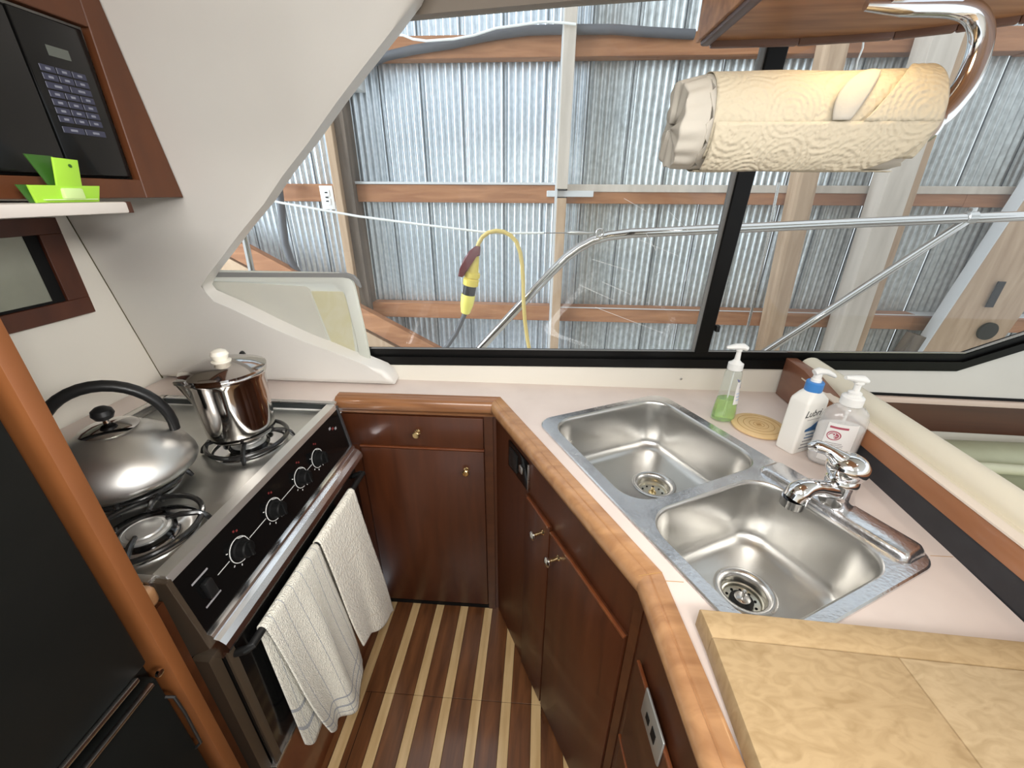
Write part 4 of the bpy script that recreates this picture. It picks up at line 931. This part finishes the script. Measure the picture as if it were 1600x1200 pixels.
# ================================================================== FRIDGE AND ITS WOOD PANEL
fr = thing('refrigerator', 'black refrigerator at the left edge, with chrome seam trims', 'refrigerator', (-.8, 0, 0))
obj('body', B().box(-1.20, -.535, -.35, .317, .0, 1.42), fridgeblack, fr, smooth=False)
obj('upper_door', B().box(-.535, -.506, -.35, .306, .898, 1.40, .004), fridgeblack, fr)
obj('lower_door', B().box(-.535, -.506, -.35, .306, .06, .868, .004), fridgeblack, fr)
obj('door_trim', B().box(-.508, -.5005, -.35, .287, .892, .899, .0015), steel, fr, 'chrome trim along the upper door')
obj('door_trim', B().box(-.508, -.5005, -.35, .297, .864, .869, .001), steel, fr, 'chrome trim along the lower door')
obj('handle', B().tube([(-.506, .303, .825), (-.497, .306, .82), (-.496, .307, .78), (-.497, .306, .70), (-.506, .303, .69)], .002, 8), blackplastic, fr)
obj('hinge_pin', B().lathe([(0, 0), (.005, 0), (.005, .004), (0, .005)], 12, (-.503, .308, .872), mtx=RY(90)), chrome, fr)
tag(obj('refrigerator_side_panel', B().box(-1.225, -.500, .321, .339, 0, 1.60, .001), teako), 'tall orange-brown wood panel edge between refrigerator and stove', 'panel')

# ================================================================== MICROWAVE CABINET
XC = -.885
mw = thing('microwave_cabinet', 'orange-brown wood cabinet face around the microwave, upper left', 'cabinet', (XC, .8, 1.46))
def cab_y(z): return 1.15+SL*(z-.91)
zb_, zt2 = 1.456, 1.985
yb, yt = cab_y(zb_)-.002, cab_y(zt2)-.002
obj('right_stile', B().prism([(XC, .951, zb_), (XC, yb, zb_), (XC, yt, zt2), (XC, .951, zt2)], (-.02, 0, 0), bev=.0015, seg=1), teakm, mw, smooth=False)
obj('bottom_rail', B().box(XC-.02, XC, .40, .9505, zb_, 1.492, .0015, seg=1), teakm, mw, smooth=False)
obj('top_rail', B().box(XC-.02, XC, .40, .9505, 1.756, 1.985, .0015, seg=1), teakm, mw, smooth=False)
obj('floor_panel', B().box(-1.225, XC-.02, .40, 1.05, zb_, zb_+.015), cream2, mw, smooth=False)
mo = thing('microwave', 'black built-in microwave with a bluish keypad', 'microwave', (XC-.1, .7, 1.5))
obj('body', B().box(-1.22, XC-.021, .41, .945, 1.4935, 1.753, .003), blackmatte, mo)
obj('door', B().box(XC-.021, XC-.010, .41, .815, 1.497, 1.750, .003), blackgloss, mo)
obj('keypad_panel', B().box(XC-.021, XC-.009, .8165, .941, 1.497, 1.750, .003), blackgloss, mo)
obj('display', B().box(XC-.009, XC-.008, .858, .897, 1.690, 1.706), lcd, mo, smooth=False)
rows = [(1.668, 3), (1.655, 3), (1.642, 2), (1.629, 3), (1.616, 3), (1.603, 3), (1.590, 3), (1.573, 2)]
for z, n in rows:
    for j in range(n):
        w = .084/n; y0 = .832+j*w+ (1.68-z)*-.02; k_ = obj('button', B().box(XC-.009, XC-.0075, y0+.001, y0+w-.001, z-.0052, z+.0052, .0006, seg=1), btn, mo, smooth=False)
        q = obj('button_print', B().box(XC-.0075, XC-.0072, y0+w*.35, y0+w*.65, z-.0018, z+.0018), btnp, k_, smooth=False); q.location = (0, 0, 0)
shf = thing('white_shelf', 'white shelf slab with a dark end under the microwave cabinet', 'shelf', (-1, .6, 1.44))
obj('slab', B().box(-1.225, -.820, .40, .832, 1.430, 1.4505, .003), mat('shelf_laminate', (.68, .63, .58), .45), shf)
obj('dark_end_band', B().box(-1.0, -.8205, .832, .842, 1.430, 1.4505, .001), teakd, shf, smooth=False)
# green chip clip
cl = thing('chip_clip', 'lime green plastic bag clip standing on the white shelf', 'clip', (-.84, .73, 1.4505))
obj('jaw', B().prism([(-.838, .690, 1.4507), (-.833, .684, 1.478), (-.833, .803, 1.478), (-.838, .796, 1.4507)], (-.006, 0, 0), bev=.002), green, cl)
obj('jaw', B().prism([(-.842, .684, 1.4507), (-.846, .677, 1.4785), (-.846, .79, 1.478), (-.842, .785, 1.4507)], (-.004, 0, 0), bev=.0015), green_shade, cl)
obj('lever', B().prism([(-.835, .727, 1.468), (-.826, .733, 1.521), (-.826, .774, 1.519), (-.835, .770, 1.468)], (-.005, 0, 0), bev=.002), green, cl)
obj('lever', B().prism([(-.844, .728, 1.468), (-.850, .712, 1.5245), (-.850, .755, 1.524), (-.844, .755, 1.468)], (-.004, 0, 0), bev=.0015), green_shade, cl)
obj('hinge_block', B().box(-.846, -.829, .731, .766, 1.456, 1.474, .003), mat('pale_green_plastic', (.55, .72, .30), .4), cl)
obj('jaw_rib', B().box(-.838, -.8325, .70, .79, 1.4545, 1.4565, .0008), mat('pale_green_rib', (.60, .78, .35), .4), cl)
obj('lever_hole', B().lathe([(0, 0), (.003, 0), (.003, .0006), (0, .0006)], 12, (-.8275, .757, 1.509), mtx=RY(80)), green_shade, cl)
# framed glass on the left wall
pf_ = thing('framed_glass', 'dark wood frame with a black inner border and glass on the left wall', 'frame', (-1.22, .8, 1.2))
F0, F1, Z0, Z1 = .40, 1.021, 1.170, 1.409
xf = -1.229
for nm, bx in (('frame_rail', (F0, F1, Z0, 1.212)), ('frame_rail', (F0, F1, 1.372, Z1)), ('frame_stile', (.968, F1, 1.2121, 1.3719))):
    obj(nm, B().box(xf, xf+.020, bx[0], bx[1], bx[2], bx[3], .001, seg=1), mat('frame_wood', (.055, .014, .006), .4, c2=(.08, .022, .009), scale=(14, 14, 5)), pf_, smooth=False)
obj('black_border', B().box(xf, xf+.012, .940, .9679, 1.2121, 1.3719), blackmatte, pf_, smooth=False)
obj('black_border', B().box(xf, xf+.012, F0, .9399, 1.2121, 1.218), blackmatte, pf_, smooth=False)
obj('glass', B().box(xf, xf+.010, F0, .9399, 1.2181, 1.3719), mirrorgl, pf_, smooth=False)

# ================================================================== OVERHEAD CABINET, ROLL
zo = 1.685
oc = thing('overhead_cabinet', 'varnished wood overhead cabinet bottom above the paper towels', 'cabinet', (.5, .5, zo))
fe = [onz(x, y, zo) for x, y in ((1112, 64), (1250, 60), (1400, 50), (1500, 38), (1600, 24), (1700, 8))]
lf = [onz(1112, 64, zo), onz(1185, 0, zo), onz(1260, -70, zo)]
poly = fe+[Vector((.95, .30, zo)), Vector((.5, .05, zo)), lf[2], lf[1]]
obj('bottom_panel', B().prism(poly, (0, 0, .012)), ovh, oc, smooth=False)
a0 = onz(1088, 70, zo-.002); a1 = onz(1105, 0, zo-.002)
o1 = onz(1092, 68, zo); o2 = onz(1150, 0, zo); 
ld = (lf[1]-lf[0]).normalized()
obj('side_rail', B().obox(lf[0]+Vector((-.008, .006, .012)), lf[0]+ld*.75+Vector((-.008, 0, .012)), .016, .036, (0, 0, 1), .004), mat('overhead_trim_dark', (.10, .045, .03), .4), oc)
obj('side_panel', B().obox(lf[0]+Vector((-.018, .010, .10)), lf[0]+ld*.75+Vector((-.018, 0, .10)), .006, .20, (0, 0, 1), .001), ovh, oc, smooth=False)
fr_b = B()
for p, q in zip(fe, fe[1:]): fr_b.obox(p+Vector((0, .004, .004)), q+Vector((0, .004, .004)), .012, .024, (0, 0, 1), .003)
obj('front_rail', fr_b, mat('overhead_trim', (.16, .075, .045), .4), oc)
obj('shell', B().prism([p+Vector((0, 0, .012)) for p in poly], (0, 0, .28)), teaky, oc, smooth=False)
# under-cabinet lamp
lp = thing('under_cabinet_lamp', 'warm round lamp recessed in the overhead cabinet bottom', 'lamp', (.40, .60, zo))
obj('lamp_lens', B().lathe([(.030, -.004), (.030, 0), (0, 0)], 24, (.37, .585, zo-.001)), mat('lamp_lens', (1, .9, .7), .4, emit=((1, .80, .50), 5)), lp)
al = area('under_cabinet_light', (.37, .585, zo-.008), (0, 0, 0), .05, .12, (1, .74, .40)); al.data.shape = 'DISK'
# roll
rc = Vector((.335, .665, 1.556)); rl = .262; rx0 = .207
ro = thing('paper_towel_roll', 'paper towel roll with a loose flap, hanging in front of the window', 'paper towel', rc)
def spiral(u, v):
    """outer sheet: v around, u along"""
    x = rx0+rl*u; a = math.radians(-100+330*v); r = .0565
    r += .0005*math.sin(13*u+5*v)+.0004*math.sin(20*v+9*u)
    return (x+.000, rc.y+r*math.cos(a), rc.z+r*math.sin(a))
obj('outer_sheet', B().grid(spiral, 60, 60), paper, ro, solid=.0008, off=0)
def mass(xa, xb, r):
    b = B(); n = 48; rings = []
    for x, rr in ((xa, .018), (xa, r*.55), (xa-.001, r*.8), (xa, r), (xb, r), (xb, r*.8), (xb, .018)):
        rings.append([(x+(.003*math.sin(5*i)+.002*math.sin(9*i) if rr > .03 else 0), rc.y+rr*math.cos(i*2*math.pi/n), rc.z+rr*math.sin(i*2*math.pi/n)) for i in range(n)])
    b.loft(rings); return b
obj('rolled_sheets', mass(rx0-.004, rx0+rl-.004, .0545), papers, ro)
def cone(u, v):
    x = rx0-.030*min(1, v/.7)-.004; a = 2*math.pi*u; r = (.0535*(1-.12*v)*(1-.9*max(0, (v-.7)/.3)**2))+.0025*math.sin(6*a)*v*(1-v)+.0015*math.sin(15*a+1)*v*(1-v)*3
    return (x+.004*math.sin(3*a+.5)*v+.0015*math.sin(11*a)*v, rc.y+r*math.cos(a), rc.z-.004*v+r*math.sin(a))
obj('crumpled_end', B().grid(cone, 120, 20), papers, ro, 'loose crumpled end of the roll', solid=.001, off=0, ang=89)
def flap(u, v):
    # lower front skirt hanging and a lifted layer edge on the front
    x = rx0+.002+(rl-.004-.055*v**2)*u; a = math.radians(-168+100*v*.0); 
    y = rc.y-.0600+.020*v; z = rc.z+.006-.060*v-.0005*math.sin(9*u); 
    a = math.radians(185+58*v); r = .0600+.0004*math.sin(19*u+4*v)+.003*max(0, 1-v*2.5)*max(0, u-.35)
    return (x, rc.y+r*math.cos(a), rc.z+r*math.sin(a)-.004*v*v)
obj('loose_flap', B().grid(flap, 50, 16), paper, ro, solid=.0008, off=0)
def flap2(u, v):
    # folded-back triangle on the right part, front and top
    a = math.radians(185-85*v); x0 = rx0+rl*.66+rl*.26*v; x1 = rx0+rl-.001
    r = .0618+.0003*math.sin(15*u+6*v); x = x0+(x1-x0)*u
    return (x, rc.y+r*math.cos(a), rc.z+r*math.sin(a))
obj('folded_corner', B().grid(flap2, 30, 24), paper, ro, solid=.0008, off=0)
def curl(u, v):
    a = math.radians(184-58*v); r = .0612+.0035*math.sin(math.pi*u)*(1-v*.6); x = rx0+rl*.60+rl*.13*v-.035*(1-u)*(.25+.75*math.sin(math.pi*(.15+.7*v)))
    return (x, rc.y+r*math.cos(a), rc.z+r*math.sin(a))
obj('curled_edge', B().grid(curl, 12, 16), papers, ro, solid=.0008, off=0)
obj('core', B().tube([(rx0-.003, rc.y, rc.z), (rx0+rl+.001, rc.y, rc.z)], .0185, 24), cardboard, ro)
hd_ = thing('paper_towel_holder', 'curved chrome arm holding the roll from the overhead cabinet', 'holder', (.47, .7, zo))
ex = rx0+rl
obj('end_cone', B().lathe([(.030, 0), (.029, .010), (.020, .024), (.019, .028)], 28, (ex+.002, rc.y, rc.z), mtx=RY(90)), mat('holder_end_cap', (.62, .52, .44), .35), hd_)
obj('end_ring', B().lathe([(.0195, .027), (.023, .029), (.023, .032), (.018, .034)], 28, (ex+.002, rc.y, rc.z), mtx=RY(90)), chrome, hd_)
obj('arm', B().tube(smoothpath([(ex+.030, rc.y, rc.z), (ex+.046, rc.y+.002, rc.z+.012), (ex+.062, rc.y+.004, rc.z+.045), (ex+.062, rc.y+.006, rc.z+.085), (ex+.048, rc.y+.008, rc.z+.110), (ex+.020, rc.y+.008, rc.z+.120), (ex-.04, rc.y+.008, rc.z+.122), (ex-.085, rc.y+.008, rc.z+.124)]), smoothr([.014, .0145, .0135, .012, .0115, .011, .010, .006]), 20, flat=((0, 1, 0), 1.0)), chrome, hd_)
obj('mount', B().box(ex-.06, ex+.02, rc.y-.006, rc.y+.022, rc.z+.124, zo-.0006, .001), chrome, hd_)
